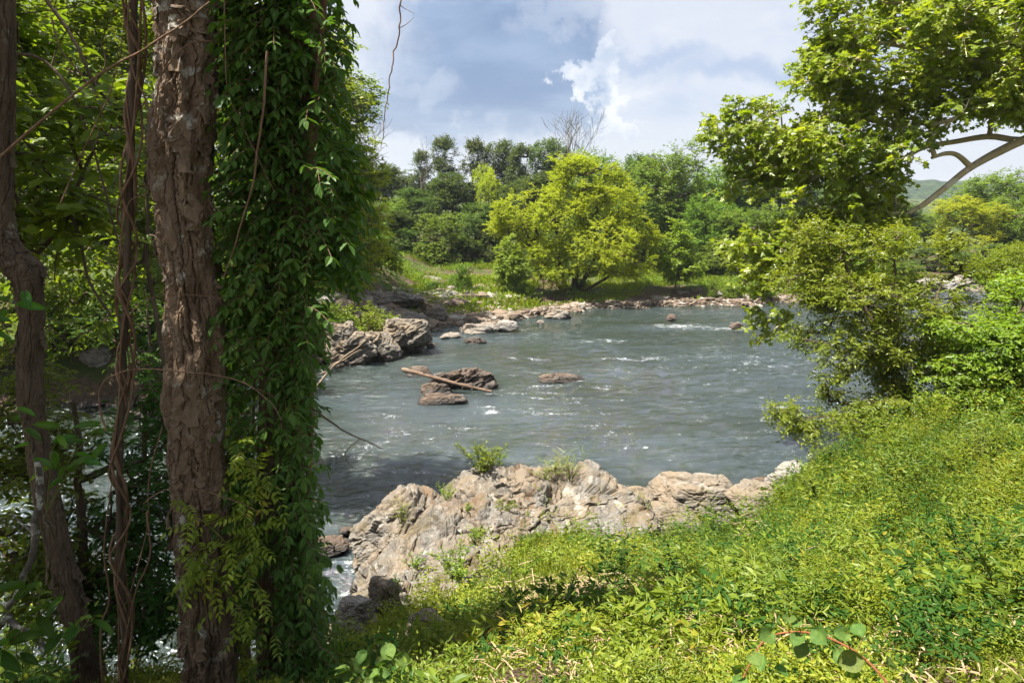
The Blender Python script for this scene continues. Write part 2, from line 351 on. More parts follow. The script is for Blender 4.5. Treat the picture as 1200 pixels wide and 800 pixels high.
def foam_glint_at(X, Y):
    f = np.zeros_like(X)
    def blob(px, py, rx, ry, v):
        c = atz(px, py); dx = (X - c[0]) / rx; dy = (Y - c[1]) / ry
        return v * np.exp(-(dx * dx + dy * dy) ** .8)
    for b in [(560, 462, 1.4, .5, .75), (640, 452, 1.3, .35, .95), (672, 446, .8, .3, 1.1), (575, 480, .5, .9, .85), (545, 500, .8, .6, .75), (800, 382, 3.0, 1.4, .95), (860, 385, 2.2, 1.0, .9), (890, 380, 3, 1.2, .8),
              (700, 400, 3, 1.2, .7), (740, 420, 2.5, 1.2, .75), (620, 420, 2, .7, .7), (720, 455, 1.8, .8, .75), (690, 500, 1.6, .8, .62), (840, 480, 2, 1, .5), (750, 520, 1.5, .8, .55), (470, 510, 1.2, 1.2, .68),
              (440, 600, .6, 1.0, .75), (410, 660, .5, .8, .9), (430, 520, 1, 1.2, .62), (180, 560, 2.5, 1.6, .66), (230, 620, 1.5, 1.5, .7), (960, 440, 3, 2, .55), (620, 560, 1.5, 1, .5), (1130, 360, 4, 2, .6)]:
        f = np.maximum(f, blob(*b))
    return np.clip(f, .40 + .22 * n2(X, Y, .16, 3, 44.) - .12 * sstep(30, 45, Y), 1.1)  # floor spreads fine white specks that imitate sun sparkle between the riffles
def wave(X, Y):
    d = sstep(70, 12, Y)
    c, s = math.cos(R(-12)), math.sin(R(-12)); U = X * c - Y * s; Vv = X * s + Y * c
    h = .06 * fbm(np.stack([U * .8, Vv * 2.0, X * 0], -1), 4, .6) * (.4 + 1.1 * np.clip(n2(X, Y, .12, 2, 3.0) + .5, 0, 1))
    return h * (.35 + .65 * d)
V, F, X, Y = grid_sheet(wxs, wys, wave)
foam = foam_glint_at(X, Y).ravel(); turb = np.clip(.35 + .8 * (n2(X, Y, .13, 3, 11.0) + .35), .15, 1.2); 
def _calm(px, py, rx, ry): c = atz(px, py); return np.exp(-((X - c[0]) / rx) ** 2 - ((Y - c[1]) / ry) ** 2)
turb = turb * (1 - .8 * np.clip(_calm(640, 388, 9, 6) + _calm(150, 500, 5, 4) + .6 * _calm(760, 372, 9, 4), 0, 1)); turb = np.maximum(turb.ravel(), foam * 1.0)
a = Acc(); a.add(V, F); w = a.obj('water', M['water'], smooth=True, vattr={'foam': foam, 'turb': turb})
tag(w, 'grey-green rippling river water with white riffles', None, None, 'structure')
print('water', round(time.time() - T0, 1))

# ------------------------------------------------------------------ rocks
_ico = {}
def ico(sub):
    if sub not in _ico:
        import bmesh
        bm = bmesh.new(); bmesh.ops.create_icosphere(bm, subdivisions=sub, radius=1.0)
        V = np.array([v.co for v in bm.verts]); F = np.array([[v.index for v in f.verts] for f in bm.faces]); bm.free(); _ico[sub] = (unit(V), F)
    return _ico[sub]
def worley(P, seed=0):
    """cell hash in 0..1 and distance to the cell border"""
    P = np.asarray(P, float); sh = P.shape[:-1]; Q = P.reshape(-1, 3); i = np.floor(Q).astype(int)
    b1 = np.full(len(Q), 9.); b2 = np.full(len(Q), 9.); hid = np.zeros(len(Q))
    for dx in (-1, 0, 1):
        for dy in (-1, 0, 1):
            for dz in (-1, 0, 1):
                c = i + [dx, dy, dz]; h = PERM[PERM[PERM[(c[:, 0] + seed) & 255] + (c[:, 1] & 255)] + (c[:, 2] & 255)]
                f = c + .5 + GRAD[h] * .42; d = np.linalg.norm(Q - f, axis=1); n_ = d < b1
                b2 = np.where(n_, b1, np.minimum(b2, d)); b1 = np.where(n_, d, b1); hid = np.where(n_, PERM[h] / 255., hid)
    return hid.reshape(sh), (b2 - b1).reshape(sh)
def rock_geo(size, seed, sub=5, planes=11, rough=.05, strata=.04, layer=.16, tilt=(.2, .3), jag=.8):
    V, F = ico(sub); r = np.random.default_rng(seed)
    nn = unit(np.vstack([r.normal(size=(planes, 3)), [[0, 0, 1], [0, 0, -1], [.9, .2, .3], [-.9, -.1, .3], [.1, -.95, .25], [0, .95, .3]]])); d = r.uniform(.62, 1.0, len(nn)); d[planes] = r.uniform(.6, .8)
    dot = V @ nn.T
    rad = (d[None] / np.where(dot > .05, dot, .05)); rad = -np.log(np.exp(-rad * 16).sum(1) + np.exp(-16 * 1.25)) / 16
    P = V * rad[:, None] * np.asarray(size)[None]
    s = float(np.mean(size))
    off = seed * 3.7
    w = fbm(P / s * 1.3 + off, 4) * .10 * s
    P = P + V * w[:, None]
    sn = unit(np.array([tilt[0], tilt[1], 1.0])); e1 = unit(np.cross(sn, [0.3, 1, 0])); e2 = np.cross(sn, e1)
    Wq = P / s + .10 * fbm(P / s * 2 + off, 3)[:, None]
    B = np.stack([Wq @ e1, Wq @ e2, Wq @ sn], -1)
    for k, (f_, a_) in enumerate(((np.array([1.1, 1.3, 2.6]), 1.0), (np.array([2.2, 2.6, 6.5]), .5), (np.array([5, 5, 16.]), .2))):
        hid, ed = worley(B * f_ + off + k * 7, seed + k)
        P = P + V * ((hid - .5) * 3.2 * strata * s * a_ - np.exp(-(ed / .07) ** 2) * .05 * s * a_)[:, None]
    P = P + V * (fbm(P / s * 6 + off, 4) * rough * s * .45)[:, None]
    return P, F
def rock(name, px, py, w_px, h_m, depth_m, seed, m, label, group=None, rz=0.0, D=None, z0=None, sub=5, cat='rock', sink=.25, smooth=False, **kw):
    c = atz(px, py, 0.0 if z0 is None else z0) if D is None else at(px, py, D)
    Dd = c[1]; a_ = w_px / FPX * Dd / 2 * 1.08
    P, F = rock_geo((a_, depth_m / 2, h_m / (1 + .0) / 1.4), seed, sub, **kw)
    cs, sn_ = math.cos(rz), math.sin(rz); P = np.stack([P[:, 0] * cs - P[:, 1] * sn_, P[:, 0] * sn_ + P[:, 1] * cs, P[:, 2]], -1)
    top = P[:, 2].max(); base = c[2]
    P[:, 2] += h_m - top
    P[:, 2] = np.maximum(P[:, 2], -sink - .15)
    acc = Acc(); acc.add(P + np.array([c[0], c[1] + depth_m * .3, base]), F)
    o = acc.obj(name, M[m], origin=(c[0], c[1] + depth_m * .3, base), smooth=smooth)
    tag(o, label, cat, group); return o

# near outcrop: tilted, jointed beds that dip to the left, grown together
def outcrop():
    acc = Acc(); allP = []
    for k, (c, sz, nrm, tw, sub_, sd_) in enumerate([
        ((-1.80, 9.35, .25), (1.45, 1.75, .52), (-.74, -.16, .66), .25, 7, 3), ((-1.25, 9.0, .62), (1.25, 1.55, .42), (-.62, -.22, .75), .1, 7, 8),
        ((-.65, 9.7, .88), (1.35, 1.5, .55), (-.34, -.2, .92), .4, 7, 14), ((.25, 10.5, 1.12), (1.75, 1.15, .52), (-.10, -.16, 1), .1, 7, 21),
        ((1.15, 10.35, .80), (1.0, 1.0, .55), (.10, -.22, 1), -.2, 7, 25), ((-1.75, 7.95, .40), (.95, .95, .45), (-.6, -.3, .75), .3, 6, 31),
        ((-.75, 8.45, .82), (1.0, .9, .40), (-.34, -.3, .9), .2, 6, 37), ((-1.75, 10.65, .75), (.95, .9, .62), (-.55, 0, .85), .0, 6, 41),
        ((.1, 9.9, .35), (2.2, 1.7, 1.0), (0, -.1, 1), .0, 6, 45), ((1.0, 9.45, .62), (.9, .7, .42), (.05, -.3, 1), .3, 6, 51), ((-.35, 11.0, 1.15), (.9, .6, .5), (-.2, .1, 1), .5, 6, 57)]):
        P, F = rock_geo(sz, 200 + sd_, sub_, planes=9, rough=.05, strata=.055, tilt=(.04, .06))
        P *= 1.10
        w = unit(np.array(nrm, float)); u = unit(np.cross([math.sin(tw) * .3, 1, .0], w)); v = np.cross(w, u)
        Q = P[:, :1] * u + P[:, 1:2] * v + P[:, 2:] * w + np.array(c)
        Q[:, 2] = np.maximum(Q[:, 2], -.6); acc.add(Q, F); allP.append(Q)
    o = acc.obj('rock_outcrop', M['rock_near'], origin=(-.8, 9.8, 0))
    tag(o, 'large layered tan and grey outcrop jutting into the water below the grassy slope', 'rock outcrop')
    A = np.concatenate(allP); gx = np.arange(-4, 4, .05); gy = np.arange(6, 14, .05); Z = np.full((len(gy), len(gx)), -1.)
    np.maximum.at(Z, (np.clip(((A[:, 1] - 6) / .05).astype(int), 0, len(gy) - 1), np.clip(((A[:, 0] + 4) / .05).astype(int), 0, len(gx) - 1)), A[:, 2])
    Zp = np.pad(Z, 1, constant_values=-1); Z2 = np.max([Zp[i:i + len(gy), j:j + len(gx)] for i in range(3) for j in range(3)], 0); Z = np.where(Z < 0, Z2, Z)
    return gx, gy, Z
_ox, _oy, OZ = outcrop()
def oz(x, y):                               # outcrop height at x, y (or -1)
    x = np.asarray(x); y = np.asarray(y)
    i = np.clip(np.searchsorted(_ox, x) - 1, 0, len(_ox) - 1); j = np.clip(np.searchsorted(_oy, y) - 1, 0, len(_oy) - 1)
    z = OZ[j, i]; ins = (x > _ox[0]) & (x < _ox[-1]) & (y > _oy[0]) & (y < _oy[-1])
    return np.where(ins, z, -1.0)
print('outcrop', round(time.time() - T0, 1))

GB = 'boulders along the near shore'
rock('boulder', 830, 606, 122, .66, 1.3, 11, 'rock_tan', 'flat-topped pale tan boulder with a dark undercut resting at the near shore', GB, sub=6, z0=.33, planes=3, strata=.022, rough=.035)
rock('boulder', 905, 572, 40, .22, .5, 12, 'rock_river', 'small dark wet boulder in the water right of the flat-topped tan boulder', GB)
rock('boulder', 755, 606, 62, .4, 1.0, 13, 'rock_tan', 'low tan slab between the layered outcrop and the flat-topped boulder', GB, z0=.4, rz=.4)
rock('boulder', 790, 628, 74, .45, .8, 14, 'rock_tan', 'cracked tan slab at the foot of the flat-topped boulder beside the weeds', GB, z0=.55, rz=-.3)
rock('boulder', 762, 640, 40, .35, .5, 15, 'rock_grey', 'small whitish rounded stone at the right end of the layered outcrop', GB, z0=.75)
rock('boulder', 890, 605, 80, .55, 1.0, 16, 'rock_tan', 'tan rock sloping out of the weeds right of the flat-topped boulder', GB, z0=.5, rz=.5)
rock('boulder', 935, 578, 60, .5, .9, 17, 'rock_grey', 'pale rock half buried in weeds above the small dark wet boulder', GB, z0=.6)
rock('boulder', 438, 625, 44, .28, .6, 18, 'rock_river', 'rounded reddish brown stone in the water left of the outcrop', GB)
rock('boulder', 383, 652, 56, .24, .6, 19, 'rock_river', 'flat reddish brown stone in the water behind the vine-covered trunk', GB)
rock('boulder', 404, 628, 20, .15, .3, 20, 'rock_river', 'smallest reddish stone in the gap left of the outcrop', GB, sub=4)
rock('boulder', 412, 742, 54, .40, .5, 21, 'rock_grey', 'light grey slab at the foot of the outcrop beside the vine-covered trunk', GB, D=7.3, rz=.4)
rock('boulder', 498, 762, 60, .22, .5, 22, 'rock_near', 'low brown stone in the grass in front of the outcrop', GB, D=4.9)
rock('boulder', 448, 726, 34, .5, .5, 23, 'rock_near', 'upright brown block leaning on the foot of the outcrop', GB, D=7.6, rz=.6)
GR = 'rocks standing in the river'
rock('river_rock', 540, 456, 70, .66, 1.5, 31, 'rock_river', 'jagged brown rock in mid-river carrying the driftwood log', GR, sub=6, tilt=(-.5, .3), strata=.09, layer=.2)
rock('river_rock', 492, 441, 34, .34, .8, 32, 'rock_river', 'small brown rock at the left end of the driftwood log', GR, tilt=(-.5, .3))
rock('river_rock', 519, 474, 56, .30, .8, 33, 'rock_river', 'low dark wet rock in front of the jagged mid-river rock', GR)
rock('river_rock', 510, 461, 40, .36, .7, 44, 'rock_river', 'brown sloping rock between the jagged rock and the low dark one', GR, tilt=(-.5, .3))
rock('river_rock', 655, 447, 56, .24, 1.0, 34, 'rock_river', 'low reddish brown rock breaking the river surface with white foam', GR, sub=5)
rock('river_rock', 657, 374, 32, .5, 1.2, 35, 'rock_bank', 'small pale pointed rock off the far shore below the yellow-green tree', GR)
rock('river_rock', 595, 388, 26, .5, .9, 36, 'rock_grey', 'rounded pale grey boulder at the water edge of the far pebble bank', GR, planes=4, strata=.01)
rock('river_rock', 565, 390, 50, .45, 1.5, 37, 'rock_bank', 'flat brown slab left of the rounded pale grey boulder', GR)
rock('river_rock', 528, 397, 30, .22, 1.2, 38, 'rock_bank', 'thin flat slab in the shallows beside the tan cliff-like rocks', GR)
rock('river_rock', 556, 402, 34, .2, 1.0, 39, 'rock_river', 'low dark stones in the shallows nearest the mid-river rock', GR, strata=.1)
rock('river_rock', 504, 408, 14, .25, .5, 40, 'rock_river', 'small brown stone at the foot of the big tan rocks', GR, sub=4)
rock('river_rock', 788, 376, 12, .35, .6, 41, 'rock_river', 'tiny dark rock in the white riffle below the far shore', GR, sub=4)
rock('river_rock', 864, 386, 17, .35, .7, 42, 'rock_river', 'small dark rock in the riffle at the edge of the sycamore leaves', GR, sub=4)
rock('river_rock', 633, 380, 9, .22, .4, 43, 'rock_bank', 'tiny reddish stone beside the pale pointed rock', GR, sub=4)
rock('river_rock', 158, 491, 40, .22, .9, 45, 'rock_river', 'low grey rock at the foot of the shaded bank behind the vine-wrapped stem', GR)
rock('river_rock', 100, 478, 34, .2, .9, 46, 'rock_river', 'low brown rock in the shade left of the vine-wrapped stem', GR)
GT = 'big tan rocks on the far bank'
rock('bank_rock', 468, 414, 64, 1.4, 2.6, 51, 'rock_tan', 'big squared tan rock with a grey top at the far water edge', GT, sub=6, tilt=(-.25, -.5), layer=.35, strata=.07, z0=.1)
rock('bank_rock', 438, 420, 50, 1.1, 2.0, 52, 'rock_tan', 'sloping tan block leaning against the squared tan rock', GT, sub=6, tilt=(-.3, -.5), z0=.1, rz=.3)
rock('bank_rock', 408, 425, 60, 1.25, 2.4, 53, 'rock_tan', 'split tan rock nearest the vine leaves on the far bank', GT, sub=6, tilt=(-.3, -.4), z0=.1, strata=.06)
rock('bank_rock', 487, 404, 30, 1.1, 1.5, 54, 'rock_tan', 'tan wedge at the water end of the big tan rocks', GT, tilt=(.3, -.5))
rock('bank_rock', 448, 378, 90, .5, 3.0, 55, 'rock_tan', 'long low brown ledge behind the big tan rocks', GT, D=33, sub=5, tilt=(.1, -.1))
rock('bank_rock', 455, 357, 76, .65, 3.5, 56, 'rock_bank', 'pale grey ledge above the tan rocks, under the leaning dead log', GT, D=36, sub=6, tilt=(.1, -.1))
rock('bank_rock', 508, 376, 40, .9, 2.2, 57, 'rock_tan', 'smooth tan block at the left end of the pebble bank', GT, D=36)
rock('bank_rock', 395, 408, 40, 1.0, 1.8, 58, 'rock_tan', 'low tan rock half hidden by the vine leaves', GT, D=26.5)
GF = 'stones scattered on the far bank'
for k, (px, py, wpx, h, D, lab) in enumerate([
    (462, 329, 26, .9, 50, 'upright grey stone in the brush above the leaning log'), (440, 336, 34, .8, 47, 'grey stone left of the upright grey stone above the log'),
    (486, 318, 40, .8, 58, 'dark brown stone at the grass edge below the shrubs'), (520, 318, 36, .7, 58, 'brown rubble stone beside the green grass strip'),
    (505, 333, 34, .8, 49, 'grey-brown stone left of the round green bush'), (478, 341, 30, .7, 46, 'pale grey stone just behind the leaning log'),
    (522, 352, 34, .7, 41, 'pale grey slab between the log and the bright grass'), (424, 325, 24, .6, 52, 'small grey stone at the left of the far brush'),
    (560, 335, 30, .7, 52, 'brown stone behind the round green bush'), (612, 345, 24, .6, 45, 'brown stone under the left side of the yellow-green tree'),
    (636, 340, 34, .7, 50, 'tan stone behind the trunk of the yellow-green tree'), (745, 332, 60, .7, 58, 'long pale stone ledge right of the yellow-green tree'),
    (822, 338, 36, .8, 52, 'tan stone slab right of the small sapling'), (800, 347, 24, .6, 47, 'rounded tan stone below the small sapling'),
    (775, 352, 22, .5, 45, 'tan stone at the pebble shore left of the sapling'), (1105, 338, 60, 1.0, 52, 'pale pink stone shelf across the river at right'),
    (1150, 336, 60, 1.1, 52, 'pale stone shelf at the right edge of the far shore'), (1075, 346, 40, .8, 49, 'low grey stone at the water right of the sycamore leaves'),
    (840, 346, 26, .5, 46, 'brown shore stone left of the dark green bushes'), (880, 350, 30, .5, 45.5, 'brown shore stone beneath the sycamore leaves'),
    (430, 352, 50, .9, 40, 'pale grey slab left of the leaning dead log'), (405, 345, 40, 1.0, 42, 'grey block near the yellow-green bank tree'),
    (470, 348, 44, .8, 42, 'long pale slab behind the grey ledge'), (450, 345, 30, .9, 44, 'brown block among the slabs above the log'), (535, 341, 34, .6, 45, 'low pale slab behind the bright grass'), (498, 352, 30, .7, 41, 'tan slab touching the dead log tip'),
    (392, 362, 44, 1.0, 36, 'shaded grey block behind the vine leaves on the far bank'), (425, 370, 40, .9, 34.5, 'tan-grey slab behind the split tan rock'), (600, 338, 24, .6, 48, 'pale stone behind the bright young tree'), (690, 338, 36, .7, 51, 'wide tan stone behind the multi-stemmed trunk'),
    (150, 385, 44, .7, 27, 'grey stone on the shaded left bank behind the hanging vines'), (110, 432, 50, .8, 22, 'dark stone in the eroded soil bank at left')]):
    rock('bank_stone', px, py + 4, wpx, h, wpx / FPX * D * .8, 70 + k, 'rock_bank' if k % 3 else 'rock_grey', lab, GF, D=D, sub=4, sink=.4)

# pebble strip (uncountable) along the far shore
def pebbles():
    acc = Acc(); r = np.random.default_rng(5); V, F = ico(1)
    n = 9000
    x = np.concatenate([r.uniform(-6, 40, 5200), r.uniform(-5, 8, 3800)])
    off = np.abs(r.normal(0, 1.3, n)) - .35; y = yf(x) + off - .2; q_ = r.random(n) < .16; x = np.where(q_, r.uniform(-9, 1, n), x); y = np.where(q_, yf(x) + r.uniform(.5, 11, n), y)
    s = r.uniform(.04, .13, n) * np.where(r.random(n) < .08, 2.0, 1) * np.where(q_, r.uniform(1.2, 3.2, n), 1)
    z = gz(x, y) + s * .1
    z = np.where(z < -.2, -.2, z)
    sc3 = np.stack([s * r.uniform(.9, 1.8, n), s * r.uniform(.8, 1.3, n), s * r.uniform(.4, .8, n)], -1)
    th = r.uniform(0, 6.28, n); P = V[None] * (1 + .25 * perlin(V[None] * 1.7 + r.uniform(0, 99, (n, 1, 3))))[..., None] * sc3[:, None]
    c, s_ = np.cos(th)[:, None], np.sin(th)[:, None]; X = P[..., 0] * c - P[..., 1] * s_; Y = P[..., 0] * s_ + P[..., 1] * c
    P = np.stack([X, Y, P[..., 2]], -1) + np.stack([x, y, z], -1)[:, None]
    FF = (F[None] + (np.arange(n) * len(V))[:, None, None]).reshape(-1, 3)
    acc.add(P, FF, np.repeat(r.random(n), len(F)))
    m, nt, out = mat('pebbles'); nd = N(nt); at_ = nd.new('Attribute', attribute_name='rnd').outputs['Fac']
    col = nd.mix(at_, (.19, .14, .10), (.085, .07, .055)); col = nd.mix(nd.ramp(at_, .8, .85), col, (.27, .245, .21))
    nd.lk(princ(nd, col, .85, .2), out.inputs[0])
    tag(acc.obj('gravel', m), 'tan and brown pebbles strewn along the far shore', None, None, 'stuff')
pebbles()
print('rocks', round(time.time() - T0, 1))

# ------------------------------------------------------------------ tree machinery
def sample_ell(ells, n, r, shell=.45, gap=.0, gs=.5, seed=0):
    """points in a union of ellipsoids (cx,cy,cz,rx,ry,rz), denser towards the hull"""
    E = np.array(ells, float); w = (E[:, 3] * E[:, 4] * E[:, 5]) ** .8; w /= w.sum()
    P = []
    while sum(map(len, P)) < n:
        k = r.choice(len(E), n, p=w); u = unit(r.normal(size=(n, 3))); q = r.random(n) ** (1 / 3); q = np.where(r.random(n) < shell, .75 + .25 * q, q)
        p = E[k, :3] + E[k, 3:] * u * q[:, None]
        if gap > 0: p = p[perlin(p * gs + seed) > gap - .35]
        P.append(p)
    return np.concatenate(P)[:n]
def grow(trunks, att, r, step=.35, zpen=.8, droop=.0):
    """space-colonisation-like: join every attractor to the nearest earlier branch. returns tubes [(pts, tip_count)]"""
    nodes = []; par = []; fixr = []
    for T in trunks:
        T = np.asarray(T, float); s = len(nodes)
        for k, q in enumerate(T):
            nodes.append(q[:3]); fixr.append(q[3])
            if k: par.append(s + k - 1)
            elif s == 0: par.append(-1)
            else: par.append(int(np.argmin(np.linalg.norm(np.array(nodes[:s]) - q[:3], axis=1))))
    nt = len(nodes); cap = nt + len(att) * 14 + 10
    Nn = np.zeros((cap, 3)); Nn[:nt] = nodes; par = par + [0] * (cap - nt); n = nt
    T0_ = np.array(nodes)
    dmin = np.linalg.norm(att[:, None] - T0_[None, ::2], axis=-1).min(1); order = np.argsort(dmin)
    paths = []; cnt = np.zeros(cap)
    for ai in order:
        A = att[ai]; d = A - Nn[:n]; L = np.sqrt((d * d).sum(1)); cost = L + zpen * np.maximum(0, -d[:, 2] - droop * L)
        b = int(np.argmin(cost)); Ld = L[b]; m = int(min(12, max(2, Ld / step)))
        p0 = Nn[b]; mid = p0 * .5 + A * .5 + np.array([0, 0, -.06 * Ld]) + r.normal(size=3) * .07 * Ld
        t = np.linspace(0, 1, m + 1)[:, None]; pts = p0 * (1 - t) ** 2 + 2 * mid * t * (1 - t) + A * t ** 2
        ids = [b]
        for q in pts[1:]:
            Nn[n] = q; par[n] = ids[-1]; ids.append(n); n += 1
        paths.append(ids); k = b
        for i in ids[1:]: cnt[i] += 1
        while k >= 0:
            cnt[k] += 1
            if k < nt and par[k] < 0: break
            k = par[k]
    return Nn, paths, cnt, nt
def tree_geo(trunks, att, r, rt=.012, pw=.5, sides=5, tsides=10, step=.35, zpen=.8, mink=0, wood_noise=.0, droop=0.):
    Nn, paths, cnt, nt = grow(trunks, att, r, step, zpen, droop)
    wood = Acc()
    for T in trunks:
        T = np.asarray(T, float); tube(wood, T[:, :3], T[:, 3], tsides)
    for ids in paths:
        c = cnt[ids]; c[0] = c[1]
        if c[1] <= mink: continue
        tube(wood, Nn[ids], rt * np.maximum(c, 1) ** pw, sides if c[1] > 3 else 3, cap=False)
    return wood
def sprays(acc, att, centre, r, T=LEAF, twigs=4, per=6, length=.5, size=.1, flat=.55, up=1.0, out=.8, wood=None, wr=.004, droop=.15, sizevar=.3, nrand=.55, wid=1.0, rndf=None):
    n = len(att); c = np.asarray(centre)[None]
    od = unit((att - c) * np.array([1, 1, .6]))
    td = unit(od[:, None] * out + r.normal(size=(n, twigs, 3)) * np.array([1, 1, flat]) * .9)
    L = length * r.uniform(.6, 1.25, (n, twigs, 1))
    t = np.linspace(.15, 1, per)[None, None, :, None] + r.uniform(-.06, .06, (n, twigs, per, 1))
    P = att[:, None, None] + td[:, :, None] * L[..., None] * t; P[..., 2] -= droop * L * (t[..., 0]) ** 2
    side = unit(np.cross(td, [0, 0, 1.0]))[:, :, None] * np.where(np.arange(per) % 2, 1, -1)[None, None, :, None]
    ld = unit(td[:, :, None] * .6 + side * .9 + r.normal(size=P.shape) * .35 + np.array([0, 0, -.25]))
    nr = unit(np.array([0, 0, up]) + r.normal(size=P.shape) * nrand + od[:, None, None] * .35)
    sz = size * r.uniform(1 - sizevar, 1 + sizevar, P.shape[:3]); sz = sz.ravel()
    rd = np.clip(np.repeat(r.random(n), twigs * per) * .55 + r.random(n * twigs * per) * .45, 0, 1)
    leaves(acc, P.reshape(-1, 3), ld.reshape(-1, 3), nr.reshape(-1, 3), sz, T, rd, wid)
    if wood is not None:
        a0 = att[:, None] + 0 * td; a1 = a0 + td * L; a1[..., 2] -= (droop * L)[..., 0]
        A = a0.reshape(-1, 3); B = a1.reshape(-1, 3); d = unit(B - A); u = unit(np.cross(d, [0, 0, 1.0])); v = np.cross(d, u)
        th = [0, 2.09, 4.19]; ring = [np.cos(q) * u + np.sin(q) * v for q in th]
        V = np.stack([A + ring[k] * wr for k in range(3)] + [B + ring[k] * wr * .4 for k in range(3)], 1)
        b = (np.arange(len(A)) * 6)[:, None]; F = np.concatenate([b + np.array([[k, (k + 1) % 3, 3 + (k + 1) % 3, 3 + k]]) for k in range(3)])
        wood.add(V, F)
def trunk_line(base, top, r0, r1, r, n=10, wig=.04):
    t = np.linspace(0, 1, n)[:, None]; base = np.asarray(base, float); top = np.asarray(top, float); H = np.linalg.norm(top - base)
    P = base * (1 - t) + top * t + np.cumsum(r.normal(size=(n, 3)), 0) * wig * H / n ** .5 * t * np.array([1, 1, .2])
    rad = r0 * (1 - t) + r1 * t; rad[0] *= 1.35
    return np.hstack([P, rad])
def add_tree(name, loc, trunks, att, centre, leafm, barkm, label, cat='tree', group=None, seed=0, rt=.012, pw=.5, twigs=4, per=6, length=.5, size=.1, T=LEAF, sides=5, mink=0, twigwood=False, step=.35, zpen=.8, smooth_b=True, tsides=10, **kw):
    r = np.random.default_rng(seed + 1000)
    o = empty(name, loc); tag(o, label, cat, group)
    wood = tree_geo(trunks, att, r, rt, pw, sides, tsides, step, zpen, mink)
    lf = Acc(); sprays(lf, att, centre, r, T, twigs, per, length, size, wood=wood if twigwood else None, wr=rt * .5, **kw)
    wood.obj('trunk', M[barkm], o, smooth=smooth_b); lf.obj('crown', M[leafm], o)
    return o

# ---- far trees: a few kinds at 10 m height, copied with their parts
def kind_tree(name, seed, ells, trunk_h, r0, natt, leafm, T=KITE, twigs=5, per=9, length=.7, size=.19, gap=.0, barkm='bark_far', stems=1, rt=.014, shell=.5, flat=.85, bare=0):
    r = np.random.default_rng(seed)
    tr = []
    for s in range(stems):
        lean = r.normal(size=2) * (.12 if stems == 1 else .35) * trunk_h * .5
        tr.append(trunk_line((r.normal() * .15 * (s > 0), r.normal() * .15 * (s > 0), -.4), (lean[0], lean[1], trunk_h), r0 / (1 + .4 * s), r0 * .25, r, 12, .05))
    att = sample_ell(ells, natt, r, shell, gap, .55, seed)
    o = empty(name, (0, 0, 0))
    wood = tree_geo(tr, att, r, rt, .5, 4, 8, .7, .9, 1)
    for b in range(bare):
        pass
    cz = np.mean([e[2] for e in ells])
    lf = Acc(); sprays(lf, att, (0, 0, cz - 1), r, T, twigs, per, length, size, flat=flat, droop=.12, nrand=.6)
    wood.obj('trunk', M[barkm], o, smooth=True, local=True); lf.obj('crown', M[leafm], o, local=True)
    return o
def rells(seed, n, cz, rx, rz, spread, rr=(.35, .6)):
    r = np.random.default_rng(seed); out = [(0, 0, cz, rx * .62, rx * .62, rz * .75)]
    for k in range(n):
        a_ = r.uniform(0, 6.28); h = r.uniform(-1, 1); q = math.sqrt(max(0, 1 - h * h * .9)) * spread
        s = r.uniform(*rr); out.append((math.cos(a_) * rx * q, math.sin(a_) * rx * q, cz + h * rz * .75, rx * s, rx * s, rz * s * .75))
    return out
KT = {}
KT['round_mid'] = kind_tree('broadleaf_tree', 21, rells(1, 11, 5.8, 3.6, 4.2, .72), 7.0, .22, 820, 'mid_crown', gap=.1)
KT['round_dark'] = kind_tree('broadleaf_tree', 22, rells(2, 10, 6.0, 3.2, 4.0, .72), 7.5, .2, 700, 'dark_crown', gap=.15)
KT['tall_grey'] = kind_tree('tall_tree', 23, [(0, 0, 8.6, 1.5, 1.5, 1.2), (.9, .3, 7.6, 1.1, 1.1, .9), (-.9, -.3, 7.2, 1.1, 1.1, .9), (.3, -.7, 6.2, 1.0, 1.0, .8), (-.5, .6, 5.2, 1.1, 1.1, .9), (.6, 0, 4.2, .9, .9, .8), (0, 0, 9.4, .8, .8, .7)], 9.0, .14, 300, 'grey_crown', gap=.2, per=6, length=.55, size=.21)
KT['tall_dark'] = kind_tree('tall_tree', 24, [(0, 0, 8.4, 2.0, 2.0, 1.6), (1.1, .3, 7.0, 1.4, 1.4, 1.2), (-1.2, -.3, 6.6, 1.4, 1.4, 1.2), (.2, -.8, 5.2, 1.6, 1.6, 1.3), (-.4, .6, 3.8, 1.5, 1.5, 1.2)], 8.5, .16, 460, 'dark_crown', gap=.15)
KT['yellow'] = kind_tree('broadleaf_tree', 25, rells(5, 8, 6.2, 3.0, 3.8, .75), 7.0, .16, 380, 'yellow_crown', gap=.15)
KT['shrub_mid'] = kind_tree('tall_shrub', 26, rells(6, 9, 5.0, 5.2, 4.6, .7), 4.5, .14, 420, 'mid_crown', stems=3, gap=.1, length=.9, size=.3)
KT['shrub_dark'] = kind_tree('tall_shrub', 27, rells(7, 9, 4.6, 5.4, 4.6, .7), 4.0, .14, 400, 'dark_crown', stems=3, gap=.1, length=.9, size=.3)
KT['sapling'] = kind_tree('sapling', 28, [(0, 0, 9.0, .9, .9, 1.0), (0, 0, 7.2, 1.9, 1.9, 1.4), (.6, 0, 5.2, 2.5, 2.5, 1.5), (-.6, .3, 3.6, 2.6, 2.6, 1.4)], 9.5, .1, 210, 'bright_shrub', gap=.2, length=.9, size=.36, stems=1)
_used = set()
GTR = {'t': 'trees of the wood across the river', 's': 'shrubs in front of the far wood', 'r': 'trees across the river at right', 'l': 'trees on the shaded left bank'}
